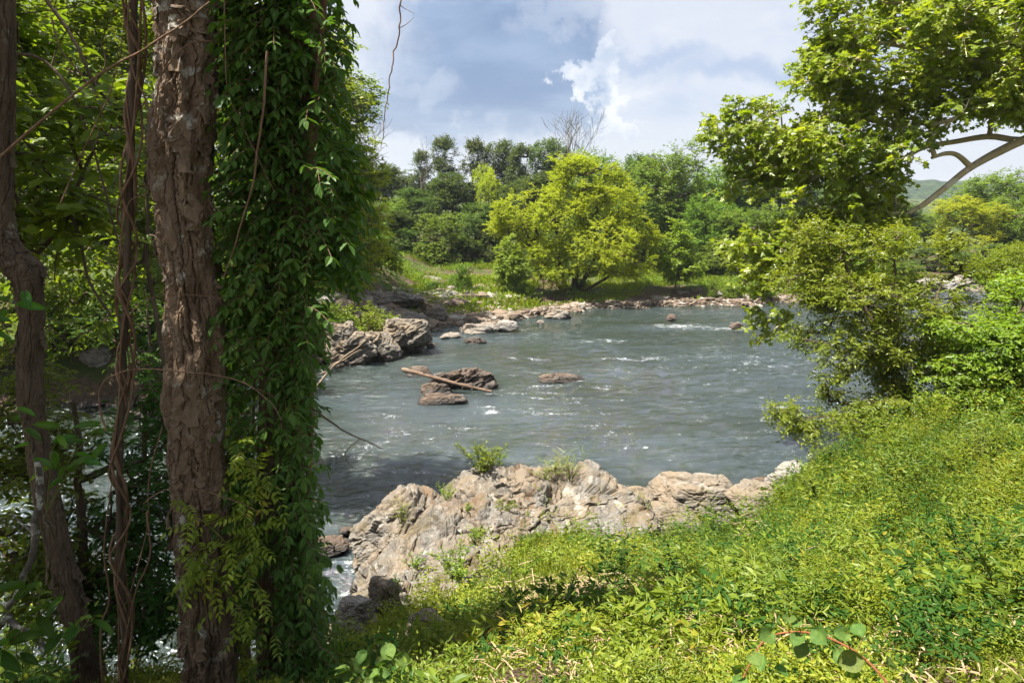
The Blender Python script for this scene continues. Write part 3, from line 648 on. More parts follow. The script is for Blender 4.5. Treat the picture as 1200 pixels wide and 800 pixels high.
def place(kind, px, toppx, D, wpx, label, g, basez=None, cat='tree', rz=None, name=None):
    p0 = at(px, 300, D); x, y = p0[0], D
    bz = float(gz(np.array([x]), np.array([y]))[0]) if basez is None else basez
    H = (at(px, toppx, D)[2] - bz); srcH = {'tall_grey': 10.0, 'tall_dark': 10, 'sapling': 10}.get(kind, 10.0)
    wm = wpx / FPX * D; srcW = {'round_mid': 8, 'round_dark': 7.2, 'tall_grey': 4.4, 'tall_dark': 5.4, 'yellow': 6.8, 'shrub_mid': 11, 'shrub_dark': 11.4, 'sapling': 6.2}[kind]
    src = KT[kind]; o = src if kind not in _used else copy_tree(src); _used.add(kind)
    if name: o.name = name
    o.location = (x, y, bz); o.scale = (wm / srcW, wm / srcW, H / srcH); o.rotation_euler = (0, 0, rng.uniform(0, 6.28) if rz is None else rz)
    tag(o, label, cat, GTR[g]); return o
# back row
place('tall_dark', 436, 203, 88, 60, 'dark tree at the left end of the far wood, behind the yellow-green bank tree', 't')
place('round_dark', 466, 196, 92, 70, 'hazy dark tree left of the tall thin-stemmed trees', 't')
place('tall_grey', 497, 178, 84, 34, 'thin crooked grey-leaved tree standing out left of the tall thin-stemmed pair', 't')
place('tall_grey', 522, 162, 84, 46, 'tallest thin-stemmed tree at the left of the far skyline', 't')
place('tall_grey', 557, 165, 86, 44, 'thin-stemmed tree with sky showing between its clumps, second on the far skyline', 't')
place('tall_dark', 588, 168, 88, 56, 'dull green skyline tree midway between the thin-stemmed pair and the dead tree', 't')
place('tall_grey', 612, 171, 84, 40, 'open grey-green skyline tree just left of the dead tree', 't')
place('tall_dark', 642, 166, 86, 60, 'dark skyline tree under the bare dead tree', 't')
place('round_mid', 690, 171, 74, 88, 'bright green dome peeking over the top of the yellow-green tree', 't')
place('round_dark', 738, 184, 84, 76, 'dark tree in the dip between the yellow-green tree and the big green maple', 't')
place('round_mid', 787, 167, 64, 120, 'big rounded fresh green tree right of the yellow-green tree', 't')
place('round_mid', 850, 182, 72, 100, 'rounded green tree just beyond the big rounded one, toward the sycamore leaves', 't')
place('round_dark', 903, 190, 72, 100, 'dark green tree glimpsed left of the sycamore foliage', 't')
place('round_mid', 958, 208, 74, 90, 'green tree behind the lower sycamore foliage', 't')
place('round_dark', 1010, 222, 80, 80, 'dark tree behind the sycamore below its pale limb', 't')
# middle row
place('round_mid', 452, 232, 66, 70, 'soft green tree behind the far brush at the left of the wood', 't')
place('round_dark', 420, 225, 58, 70, 'dark tree right behind the yellow-green bank tree', 't')
place('round_dark', 488, 222, 72, 60, 'dull green tree below the crooked grey tree', 't')
place('tall_dark', 530, 205, 70, 56, 'dark cedar-like tree in front of the tall thin-stemmed trees', 't')
place('yellow', 572, 196, 74, 44, 'pale olive tree in the middle of the wood', 't')
place('round_dark', 606, 214, 72, 60, 'dark tree just left of the yellow-green tree, behind its left lobe', 't')
place('round_dark', 640, 205, 66, 80, 'dark tree directly behind the yellow-green tree', 't')
place('tall_dark', 470, 248, 62, 40, 'narrow dark tree above the far grass', 't')
place('round_mid', 828, 228, 58, 70, 'green tree behind the bright sapling', 't')
place('round_dark', 745, 240, 60, 90, 'dark tree in the shade right of the yellow-green tree', 't')
place('round_mid', 880, 238, 56, 80, 'green tree behind the bushes on the far shore', 't')
place('round_dark', 930, 245, 58, 90, 'dark tree behind the left sycamore sprays', 't')
place('round_mid', 990, 250, 60, 90, 'green tree hidden by the near leafy tree', 't')
place('round_dark', 560, 240, 64, 70, 'shadowy tree above the feathery shrub', 't')
# shrubs in front
place('shrub_mid', 520, 252, 60, 82, 'feathery mid-green shrub at the back of the far meadow', 's', cat='shrub')
place('shrub_dark', 470, 268, 60, 60, 'dark shrub at the left of the far meadow', 's', cat='shrub')
place('shrub_dark', 575, 262, 62, 60, 'dark shrub left of the yellow-green tree', 's', cat='shrub')
place('shrub_mid', 440, 272, 52, 60, 'mid-green shrub above the grey bank stones', 's', cat='shrub')
place('shrub_dark', 545, 280, 60, 56, 'low dark shrub right of the feathery one', 's', cat='shrub')
place('shrub_dark', 498, 286, 60, 46, 'low shadowed shrub beside the dark brown stone', 's', cat='shrub')
place('shrub_dark', 635, 270, 58, 80, 'dark shrub showing through the stems of the yellow-green tree', 's', cat='shrub')
place('shrub_dark', 706, 278, 56, 80, 'dark shrub right of the multi-stemmed trunk', 's', cat='shrub')
place('shrub_dark', 765, 280, 58, 80, 'dark shrub between the yellow-green tree and the sapling', 's', cat='shrub')
place('shrub_mid', 838, 282, 56, 70, 'mid-green shrub right of the sapling', 's', cat='shrub')
place('shrub_dark', 880, 285, 55, 70, 'dark shrub behind the left tip of the sycamore foliage', 's', cat='shrub')
place('shrub_dark', 935, 290, 54, 80, 'dark shrub on the far shore behind the near leafy tree', 's', cat='shrub')
place('shrub_mid', 1000, 292, 55, 90, 'shrub on the far shore right of the near leafy tree stem', 's', cat='shrub')
place('sapling', 792, 256, 47, 56, 'pyramid-shaped bright green sapling on the far pebble shore', 's')
place('sapling', 596, 274, 43, 42, 'bright young tree at the left foot of the yellow-green tree', 's')
place('shrub_mid', 543, 310, 43.5, 30, 'round bright green bush in the far grass', 's', cat='bush')
place('shrub_mid', 612, 318, 43, 34, 'green bush under the left side of the yellow-green tree', 's', cat='bush')
place('shrub_dark', 681, 326, 46, 26, 'small dark bush right of the multi-stemmed trunk', 's', cat='bush')
place('shrub_mid', 838, 328, 45.5, 16, 'small green bush on the far stones right of the sapling', 's', cat='bush')
place('shrub_mid', 862, 334, 45.5, 30, 'low green bush among the shore stones under the sycamore tip', 's', cat='bush')
place('shrub_mid', 895, 326, 46, 34, 'low green bush on the far shore beside the near leafy tree', 's', cat='bush')
place('shrub_dark', 508, 330, 45, 22, 'small dark green bush left of the round bright bush', 's', cat='bush')
# right across the river
place('round_mid', 1162, 196, 74, 120, 'tall green tree across the river at the right edge', 'r')
place('yellow', 1126, 232, 66, 86, 'yellow-green rounded tree beyond the end of the pale limb', 'r')
place('round_mid', 1196, 222, 66, 80, 'green tree cut by the right edge of the photo', 'r')
place('round_mid', 1082, 246, 96, 60, 'pale hazy tree below the limb tip', 'r')
place('round_dark', 1052, 240, 90, 60, 'darker hazy tree left of the limb tip', 'r')
place('shrub_dark', 1100, 290, 60, 80, 'dark shrub line piece above the pink stone shelf', 'r', cat='shrub')
place('shrub_dark', 1160, 286, 60, 80, 'dark shrub right of the one above the pink stone shelf', 'r', cat='shrub')
place('shrub_mid', 1040, 296, 58, 70, 'mid-green shrub left of the pink stone shelf', 'r', cat='shrub')
place('round_mid', 1250, 200, 70, 130, 'green tree just beyond the right edge', 'r')
print('far trees', round(time.time() - T0, 1))

# dead bare trees on the skyline
def dead_tree(px, toppx, D, wpx, seed, label, n=60):
    r = np.random.default_rng(seed); x = at(px, 300, D)[0]; bz = 2.0; H = at(px, toppx, D)[2] - bz; wm = wpx / FPX * D / 2
    o = empty('dead_tree', (x, D, bz)); tag(o, label, 'dead tree', 'bare dead trees'); w_ = Acc()
    def br(p, d, L, rad, lev):
        m = 6; pts = [p]
        for k in range(m): d = unit(d + r.normal(size=3) * .10 + np.array([0, 0, .03])); pts.append(pts[-1] + d * L / m)
        pts = np.array(pts); tube(w_, pts, np.linspace(rad, rad * .55, m + 1), 5, cap=False)
        if lev == 0: return
        for k in range(3 if lev > 1 else 4):
            t = r.uniform(.35, 1.0) if k else 1.0; q = pts[int(round(t * m))]; s_ = r.normal(size=3); s_ = unit(s_ - s_.dot(d) * d)
            br(q, unit(d * .85 + s_ * r.uniform(.35, .8) + np.array([0, 0, .15])), L * r.uniform(.55, .8), max(rad * .5, .016), lev - 1)
    br(np.array([x, D, bz]), np.array([0, 0, 1.]), H * .52, .17, 0)
    for k in range(n):
        a = k * 2.4; z0 = bz + H * (.42 + .1 * r.random()); q = np.array([math.cos(a), math.sin(a), 0.]) * (.35 + .5 * r.random())
        br(np.array([x, D, z0]), unit(q * wm / (H * .22) * .45 + [0, 0, 1.0]), H * .24, .075, 3)
    w_.obj('trunk', M['bark_grey'], o, smooth=True)
dead_tree(668, 130, 82, 68, 5, 'bare dead tree rising above the skyline behind the yellow-green tree', 6)
dead_tree(432, 146, 60, 44, 6, 'bare twiggy treetop beside the yellow-green bank tree', 4)
dead_tree(494, 168, 82, 16, 8, 'thin bare snag beside the crooked grey tree', 1)

# main yellow-green tree on the far shore
def yellow_tree():
    D = 46.0; r = np.random.default_rng(91); b = at(672, 348, D)
    def E(px, py, rx, ry, dy=0.0, rd=None):
        c = at(px, py, D + dy); k = D / FPX; return (c[0], c[1], c[2], rx * k, (rd or rx * k), ry * k)
    ells = [E(680, 222, 36, 36), E(655, 255, 34, 34, -1), E(712, 238, 36, 34, .5), E(738, 272, 28, 26), E(700, 285, 42, 26, -1.5), E(606, 246, 27, 18, -.5), E(636, 292, 28, 16, -1), E(590, 240, 12, 8), E(762, 285, 12, 14), E(742, 225, 12, 12), E(650, 318, 22, 10, -1.8), E(700, 300, 40, 16, -1.8), E(588, 262, 12, 10), E(655, 182, 10, 9), E(718, 205, 13, 10), E(660, 205, 12, 12), E(735, 308, 26, 18, -1), E(680, 195, 20, 12), E(604, 268, 18, 12), E(626, 225, 10, 8), E(712, 312, 22, 9, -1.2)]
    att = sample_ell(ells, 1350, r, .55, .3, .8, 4)
    k = D / FPX
    def P(px, py, rr, dy=0): q = at(px, py, D + dy); return (*q, rr)
    tr = [np.array([P(672, 352, .30), P(673, 335, .24), P(676, 315, .2), P(680, 290, .16), P(682, 262, .12), P(682, 230, .08), P(684, 205, .04)]),
          np.array([P(668, 348, .22), P(660, 330, .17), P(655, 300, .14), P(652, 270, .10), P(648, 245, .06)]),
          np.array([P(674, 345, .18, .3), P(690, 318, .14, .3), P(702, 290, .1, .3), P(716, 262, .07, .3)]),
          np.array([P(664, 346, .14, -.3), P(645, 322, .11, -.5), P(628, 295, .08, -.6), P(612, 262, .05, -.5)]),
          np.array([P(676, 346, .12, -.2), P(712, 325, .09, -.6), P(730, 300, .06, -.6)])]
    o = empty('broadleaf_tree', (b[0], b[1], b[2])); tag(o, 'large yellow-green tree with several dark stems leaning over the far shore', 'tree')
    w_ = tree_geo(tr, att, r, .013, .46, 4, 9, .6, .7, 0)
    lf = Acc(); sprays(lf, att, (b[0], b[1], b[2] + 4), r, LEAF, 5, 12, .62, .135, flat=.8, droop=.15, nrand=.7)
    w_.obj('trunk', M['bark_dark'], o, smooth=True); lf.obj('crown', M['yellow_crown'], o)
yellow_tree()

# hills and far woods
def hills():
    m, nt, out = mat('wooded_hills'); n = N(nt); g = n.new('NewGeometry').outputs['Position']
    a_ = n.noise(g, .12, 5, .7); b_ = n.noise(g, .02, 3)
    col = n.mix(n.ramp(a_, .35, .65), (.010, .022, .010), (.04, .062, .022)); n.lk(princ(n, col, .95, .1, n.bump(a_, 1, 3.0)), out.inputs[0])
    xs = np.linspace(-1500, 2200, 500); ys = np.linspace(430, 1500, 140)
    def hz(X, Y):
        rdg = 34 * np.exp(-((Y - 760) / 190) ** 2) + 30 * sstep(700, 1500, Y)
        return rdg * (1 + .22 * n2(X, Y, .0022, 3, 2.0)) + 2.5 * n2(X, Y, .03, 3, 5.) + 3.5 * np.abs(n2(X, Y, .09, 2, 9.)) - 4
    V, F, _, _ = grid_sheet(xs, ys, hz); a_ = Acc(); a_.add(V, F); tag(a_.obj('hills', m, smooth=False), 'low blue-green wooded hills on the horizon', None, None, 'structure')
hills()

# ------------------------------------------------------------------ right side near trees
def pxE(px, py, D, rx, ry, rd):
    c = at(px, py, D); k = D / FPX; return (c[0], c[1], c[2], rx * k, rd, ry * k)
def sycamore():
    r = np.random.default_rng(33); D = 17.0
    ells = [pxE(1050, 60, 17, 90, 66, 2.2), pxE(1150, 50, 16, 95, 80, 2.2), pxE(1000, 252, 17, 60, 24, 1.0), pxE(1045, 262, 16.6, 34, 14, .7), pxE(985, 110, 17, 55, 60, 1.6), pxE(1010, 20, 17, 62, 34, 1.4), pxE(900, 165, 17.5, 58, 40, 1.4), pxE(950, 175, 17, 60, 50, 1.5), pxE(852, 150, 17.5, 30, 16, .7), pxE(880, 130, 17.5, 26, 20, .6),
            pxE(880, 215, 17.5, 34, 22, .8), pxE(1000, 170, 17, 75, 52, 1.7), pxE(1090, 125, 16.5, 70, 48, 1.8), pxE(960, 236, 17, 76, 36, 1.3), pxE(1040, 220, 17, 52, 26, 1.2), pxE(960, 280, 16.8, 80, 40, 1.2), pxE(1165, 130, 16, 52, 34, 1.4), pxE(885, 300, 17, 40, 34, .8), pxE(930, 320, 16.6, 46, 44, .8),
            pxE(905, 350, 16.6, 24, 46, .5), pxE(1200, 40, 15.5, 60, 90, 2.0), pxE(968, 8, 17, 30, 12, .5), pxE(1280, 40, 17, 120, 160, 3.2)]
    att = sample_ell(ells, 3900, r, .35, .22, .9, 8)
    # keep the window of sky under the limb open
    px = 600 + FPX * ((att - CAM) @ cR) / ((att - CAM) @ cF); py = 400 - FPX * ((att - CAM) @ cU) / ((att - CAM) @ cF)
    px = px + 34 * perlin(att * 1.3); py = py + 22 * perlin(att * 1.3 + 9)
    bad = ((px > 1062) & (py > 162 + .0 * px) & (py < 330) & (px < 1260)) | ((px > 1120) & (py > 135) & (py < 300)) | ((px - 980) ** 2 / 16 ** 2 + (py - 148) ** 2 / 12 ** 2 < 1)
    att = att[~bad]
    def P(px, py, D, rr): return (*at(px, py, D), rr)
    bx = 14.6; b = (bx, 16.5, float(gz(np.array([bx]), np.array([16.5]))[0]) - .2)
    tr = [np.array([(*b, .42), (bx - .1, 16.5, 3.5, .36), (bx - .3, 16.5, 5.6, .34), (bx - .5, 16.4, 7.8, .3), (bx - .9, 16.3, 10.2, .22), (bx - 1.3, 16.2, 13.0, .1)]),
          np.array([(bx - .2, 16.5, 5.0, .2), P(1270, 140, 16.5, .15), P(1210, 160, 16.4, .105), P(1170, 178, 16.4, .10), P(1135, 198, 16.4, .078), P(1105, 222, 16.4, .07), P(1082, 240, 16.4, .062), P(1076, 243, 16.4, .05)]),
          np.array([P(1262, 150, 16.5, .15), P(1200, 164, 16.6, .08), P(1160, 160, 16.8, .07), P(1120, 166, 17, .06), P(1080, 174, 17, .055), P(1040, 198, 17, .055), P(1008, 212, 17, .045), P(960, 205, 17.3, .03)]),
          np.array([P(1138, 196, 16.4, .07), P(1122, 182, 16.3, .055), P(1108, 180, 16.2, .05), P(1092, 185, 16.1, .035)]),
          np.array([P(1300, 100, 16.5, .2), P(1220, 90, 16.6, .12), P(1150, 75, 16.8, .09), P(1090, 60, 17, .07), P(1030, 50, 17, .04)]),
          np.array([P(1080, 172, 17, .05), P(1050, 150, 17, .045), P(1000, 140, 17.2, .04), P(930, 150, 17.4, .03), P(880, 155, 17.5, .02)]),
          np.array([P(1008, 212, 17, .04), P(985, 235, 17, .035), P(950, 270, 16.8, .03), P(920, 320, 16.7, .02), P(903, 370, 16.6, .012)])]
    add_tree('sycamore_tree', b, [spl4(t) for t in tr], att, at(1150, 140, 17), 'sycamore_leaf', 'bark_pale', 'sycamore with lobed sunlit leaves and a bare pale limb reaching in from the right', 'tree', seed=33, rt=.0085, pw=.42, twigs=3, per=5, length=.32, size=.135, T=LOBE, sides=5, twigwood=True, zpen=.3, droop=.12, flat=.8, nrand=.8, tsides=12)
def spl4(t): return spline(np.asarray(t, float), max(6, len(t) * 4))
sycamore()

def leafy_near_tree():
    r = np.random.default_rng(44)
    ells = [pxE(1030, 290, 14.5, 44, 24, 1.1), pxE(1080, 300, 14.5, 40, 20, 1.0), pxE(975, 300, 14.6, 36, 26, 1.0), pxE(930, 330, 14.6, 22, 12, .5), pxE(1122, 318, 14.3, 30, 12, .7), pxE(1010, 262, 14.8, 22, 14, .6), pxE(985, 340, 14.5, 44, 20, 1.0), pxE(1142, 348, 14, 22, 8, .5), pxE(935, 395, 14.4, 16, 12, .4), pxE(925, 478, 13.4, 22, 7, .3), pxE(1030, 350, 14.3, 80, 30, 1.3), pxE(1055, 395, 14.2, 60, 34, 1.1), pxE(1000, 400, 14.2, 46, 36, 1.0), pxE(1085, 430, 14, 58, 34, 1.2), pxE(1010, 455, 13.8, 50, 28, .9), pxE(1060, 470, 13.6, 70, 26, 1.0), pxE(950, 488, 13.4, 44, 14, .5), pxE(1000, 500, 13.2, 60, 18, .7),
            pxE(955, 272, 14.8, 20, 14, .6)]
    att = sample_ell(ells, 1500, r, .35, .32, 1.3, 5)
    def P(px, py, D, rr): return (*at(px, py, D), rr)
    b = at(1072, 540, 14.2)
    tr = [np.array([P(1072, 545, 14.2, .11), P(1068, 505, 14.2, .085), P(1058, 460, 14.2, .075), P(1040, 410, 14.2, .065), P(1018, 370, 14.3, .05), P(1000, 335, 14.4, .035), P(990, 305, 14.5, .02)]),
          np.array([P(1060, 465, 14.2, .05), P(1080, 420, 14.2, .04), P(1092, 370, 14.2, .03), P(1105, 325, 14.3, .02)]),
          np.array([P(1050, 440, 14.2, .045), P(1052, 390, 14.2, .035), P(1050, 330, 14.4, .025), P(1046, 285, 14.5, .012)]),
          np.array([P(1070, 510, 14.1, .04), P(1030, 490, 13.8, .03), P(980, 488, 13.5, .02), P(925, 490, 13.3, .01)])]
    add_tree('leafy_tree', b, [spl4(t) for t in tr], att, at(1050, 400, 14.2), 'elm_leaf', 'bark_dark', 'small leafy tree leaning over the water at the top of the weedy slope', 'tree', seed=44, rt=.006, pw=.42, twigs=4, per=7, length=.34, size=.078, T=LEAF, sides=4, twigwood=True, zpen=.4, droop=.1, flat=.7, nrand=.7)
leafy_near_tree()
def dark_right_tree():
    r = np.random.default_rng(55)
    ells = [pxE(1150, 385, 13, 60, 16, 1.0), pxE(1190, 420, 12.5, 60, 34, 1.2), pxE(1130, 430, 13, 44, 22, .9), pxE(1175, 460, 12.4, 60, 28, 1.1), pxE(1230, 380, 12.5, 60, 60, 1.6), pxE(1120, 470, 12.8, 34, 16, .7), pxE(1185, 395, 12.2, 30, 20, .7)]
    att = sample_ell(ells, 850, r, .4, .2, 1.0, 3)
    def P(px, py, D, rr): return (*at(px, py, D), rr)
    b = at(1225, 530, 12.6)
    tr = [np.array([P(1225, 540, 12.6, .09), P(1222, 480, 12.6, .07), P(1215, 420, 12.6, .05), P(1200, 370, 12.6, .03)]),
          np.array([P(1222, 470, 12.6, .05), P(1170, 430, 12.7, .035), P(1120, 412, 12.8, .02)]), np.array([P(1218, 430, 12.6, .04), P(1180, 395, 12.7, .03), P(1130, 378, 12.8, .015)])]
    add_tree('leafy_tree', b, [spl4(t) for t in tr], att, at(1225, 430, 12.6), 'elm_leaf', 'bark_dark', 'dark-shaded leafy tree with level branches at the right edge over the slope', 'tree', seed=55, rt=.006, pw=.42, twigs=4, per=7, length=.34, size=.085, T=LEAF, sides=4, twigwood=True, zpen=.3, droop=.12, flat=.35, nrand=.5)
dark_right_tree()
def right_shrub():
    r = np.random.default_rng(56)
    ells = [pxE(1200, 318, 22, 40, 28, 1.2), pxE(1182, 325, 22, 20, 18, .8)]
    att = sample_ell(ells, 240, r, .6, .05, 1.0, 3); b = at(1205, 400, 22)
    tr = [np.array([(b[0] + .1, b[1], b[2] - 1.4, .07), (b[0], b[1], b[2] + .4, .05), (b[0] - .1, b[1], b[2] + 1.6, .03)])]
    add_tree('willow_shrub', b, [spl4(t) for t in tr], att, at(1200, 340, 22), 'bright_shrub', 'bark_dark', 'fine-leaved light green willow bush at the right edge above the dark-shaded tree', 'bush', seed=56, rt=.007, twigs=6, per=10, length=.4, size=.10, T=KITE, wid=.6, flat=.9)
right_shrub()
print('right trees', round(time.time() - T0, 1))
# ------------------------------------------------------------------ left side: trunks, vines, understory
def bark_trunk(path, rad, sides=150, amp=.016, seed=0, knobs=(), ring=.012, twist=.3, plates=.010, flakes=60, fl_len=(.08, .28), fl_w=(.02, .05)):
    path = np.asarray(path, float); rad = np.asarray(rad, float)
    seg = np.linalg.norm(np.diff(path, axis=0), axis=1).sum(); n = int(seg / ring)
    P = spline(path, n); rr = np.interp(np.linspace(0, 1, n), np.linspace(0, 1, len(rad)), rad)
    t = unit(np.gradient(P, axis=0)); ref = np.array([0, 1.0, 0]); u = unit(np.cross(t, ref)); v = np.cross(t, u)
    th = np.linspace(0, 2 * math.pi, sides, endpoint=False); s = np.linspace(0, seg, n)
    TH, S = np.meshgrid(th, s); RR = rr[:, None]
    tw = TH + twist * .3 * np.sin(S * 1.3 + seed)
    q = np.stack([np.cos(tw) * RR, np.sin(tw) * RR, S], -1)
    lump = .10 * RR * fbm(q * np.array([3, 3, 1.4]) + seed, 3) * 2
    w = q + .012 * fbm(q * 9 + seed + 5, 3)[..., None]
    fur = np.abs(perlin(w * np.array([17, 17, 2.6]) + seed)); fur2 = np.abs(perlin(w * np.array([42, 42, 7.0]) + seed + 9))
    pl = perlin(w * np.array([20, 20, 4.2]) + seed + 21) * 1.6; plq = np.floor(pl * 3 + .5) / 3
    h = -amp * np.exp(-(fur / .07) ** 2) - amp * .45 * np.exp(-(fur2 / .09) ** 2) + plates * plq + .004 * fbm(q * np.array([60, 60, 20]), 3)
    for (s0, th0, w_s, w_t, hh) in knobs:
        dth = (TH - th0 + math.pi) % (2 * math.pi) - math.pi
        e = np.exp(-((S - s0) / w_s) ** 2 - (dth / w_t) ** 2); h = h + hh * e * (1 + .35 * np.sin(dth * 14 + S * 40)) 
    Rr = RR + lump + h
    V = P[:, None] + Rr[..., None] * (np.cos(TH)[..., None] * u[:, None] + np.sin(TH)[..., None] * v[:, None])
    i = np.arange(n - 1)[:, None] * sides; j = np.arange(sides)[None]; k = (j + 1) % sides
    F = np.stack([i + j, i + k, i + sides + k, i + sides + j], -1).reshape(-1, 4)
    acc = Acc(); acc.add(V, F)
    r = np.random.default_rng(seed + 5)
    for _ in range(flakes):                         # loose bark plates lifting at their lower end
        k0 = r.integers(10, n - 10); a0 = r.uniform(0, 2 * math.pi); L = r.uniform(*fl_len); W = r.uniform(*fl_w) / rr[k0]
        m = 7; ks = np.clip((k0 + np.linspace(0, -L / ring, m) * (1 if True else 1)).astype(int), 0, n - 1); lift = .004 + np.linspace(0, 1, m) ** 2 * r.uniform(.008, .04)
        wid = W * (.55 + .45 * np.sin(np.linspace(.4, 2.8, m))) * (1 + .25 * r.normal(size=m)); pts = []
        for side, off in ((0, 0), (1, .006)):
            for b in (-.5, 0, .5):
                ang = a0 + wid * b + .08 * r.normal(size=m); ii = (ang / (2 * math.pi) * sides).astype(int) % sides
                R0 = Rr[ks, ii] + lift + off; pts.append(P[ks] + R0[:, None] * (np.cos(ang)[:, None] * u[ks] + np.sin(ang)[:, None] * v[ks]))
        Q = np.stack(pts, 1)                        # m x 6
        idx = [0, 1, 2, 5, 4, 3]; Q = Q[:, idx]; F2 = [[a_ * 6 + b, a_ * 6 + (b + 1) % 6, a_ * 6 + 6 + (b + 1) % 6, a_ * 6 + 6 + b] for a_ in range(m - 1) for b in range(6)]
        acc.add(Q, F2); acc.add(Q[-1], [[0, 1, 4, 5], [1, 2, 3, 4]])
    return acc
def pxpath(pts, D):
    return np.array([at(p[0], p[1], (p[2] if len(p) > 2 else D)) for p in pts])
def compounds(acc, base, d, r, L=.24, leaflet=.075, pairs=4, T=LEAF, droop=.5, wid=1.0, wood=None, rnd=None, up=1.0):
    n = len(base); d = unit(d); L = L * r.uniform(.7, 1.25, n)
    t = np.concatenate([np.repeat(np.linspace(.25, .92, pairs), 2), [1.0]]); k = len(t); sg = np.array([1, -1] * pairs + [0.0])
    side = unit(np.cross(d, np.array([0, 0, 1.0]) + .25 * r.normal(size=(n, 3))))
    P = base[:, None] + d[:, None] * (L[:, None] * t[None])[..., None]; P[..., 2] -= droop * L[:, None] * t[None] ** 2
    cur = unit(d[:, None] + np.array([0, 0, -1.0])[None, None] * (2 * droop * t)[None, :, None])
    ld = unit(cur * .55 + side[:, None] * sg[None, :, None] * .95 + np.array([0, 0, -.28]) + r.normal(size=P.shape) * .14)
    nr = unit(np.cross(side, d)[:, None] * np.sign(np.cross(side, d)[:, None, 2:3] + 1e-6) * .8 + np.array([0, 0, .5 * up]) + r.normal(size=P.shape) * .28)
    sz = leaflet * r.uniform(.75, 1.2, (n, k))
    rd = np.clip(np.repeat((r.random(n) if rnd is None else rnd)[:, None], k, 1) * .7 + r.random((n, k)) * .3, 0, 1)
    leaves(acc, P, ld, nr, sz.ravel(), T, rd.ravel(), wid)
    if wood is not None:
        for i in range(n):
            tt = np.linspace(0, 1, 4)[:, None]; q = base[i] + d[i] * L[i] * tt; q[:, 2:] -= droop * L[i] * tt ** 2; tube(wood, q, .0022, 3, cap=False)

# main shaggy trunk
p = pxpath([(208, -420, 3.95), (212, -200), (214, -80), (215, 0), (215, 100), (214, 200), (221, 300), (228, 400), (232, 500), (236, 600), (242, 700), (247, 790), (250, 860)], 4.0)
p = p[::-1]; base = p[0]; o = empty('shaggy_tree', base); tag(o, 'thick brown shaggy-barked trunk with a knob, second trunk from the left', 'tree')
S_tot = np.linalg.norm(np.diff(p, axis=0), axis=1).sum()
def s_at(path, py, D):                               # arc length where the trunk crosses photo row py
    L = np.concatenate([[0], np.cumsum(np.linalg.norm(np.diff(path, axis=0), axis=1))]); yy = [400 - FPX * ((q - CAM) @ cU) / ((q - CAM) @ cF) for q in path]
    return float(np.interp(-py, -np.array(yy), L))
# u points to -x or +x: left side of the trunk seen from the camera
kn = [(s_at(p, 228, 4), math.pi * 1.0, .085, .5, .045), (s_at(p, 205, 4), math.pi * 1.35, .05, .35, .03), (s_at(p, 190, 4), math.pi * 1.15, .03, .9, .018), (s_at(p, 310, 4), math.pi * 1.5, .04, .25, .016), (s_at(p, 500, 4), math.pi * 1.55, .05, .3, .02), (s_at(p, 100, 4), math.pi * 1.75, .05, .25, .012)]
kn = [(a_, (math.pi - b_) % (2 * math.pi) if np.cross(unit(p[5] - p[4]), [0, 1, 0])[0] < 0 else b_, c_, d_, e_) for a_, b_, c_, d_, e_ in kn]
acc = bark_trunk(p, np.linspace(.168, .146, len(p)), 180, .028, 3, kn, ring=.009, plates=.018, flakes=160)
acc.obj('trunk', M['bark_main'], o)
r = np.random.default_rng(60)
att = sample_ell([(-4.7, 3.2, 9.9, 1.2, 1.6, 1.3), (-3.9, 3.0, 9.3, .8, 1.2, .9), (-5.8, 4.6, 10.3, 1.3, 1.6, 1.2)], 300, r, .3, .0)  # out-of-view crown, shaped and set sunward so it shades the trunks
top = p[-1]; wood = tree_geo([np.array([(*top, .15), (*(top + [-.1, .2, 1.2]), .13), (*(top + [-.5, .7, 2.6]), .08)])], att, r, .008, .45, 5, 12, .35, .5)
lf = Acc(); sprays(lf, att, (-4, 6, 9), r, LEAF, 4, 7, .5, .12, flat=.4, droop=.15)
wood.obj('limb', M['bark_dark'], o, smooth=True); lf.obj('crown', M['dark_leaf'], o)

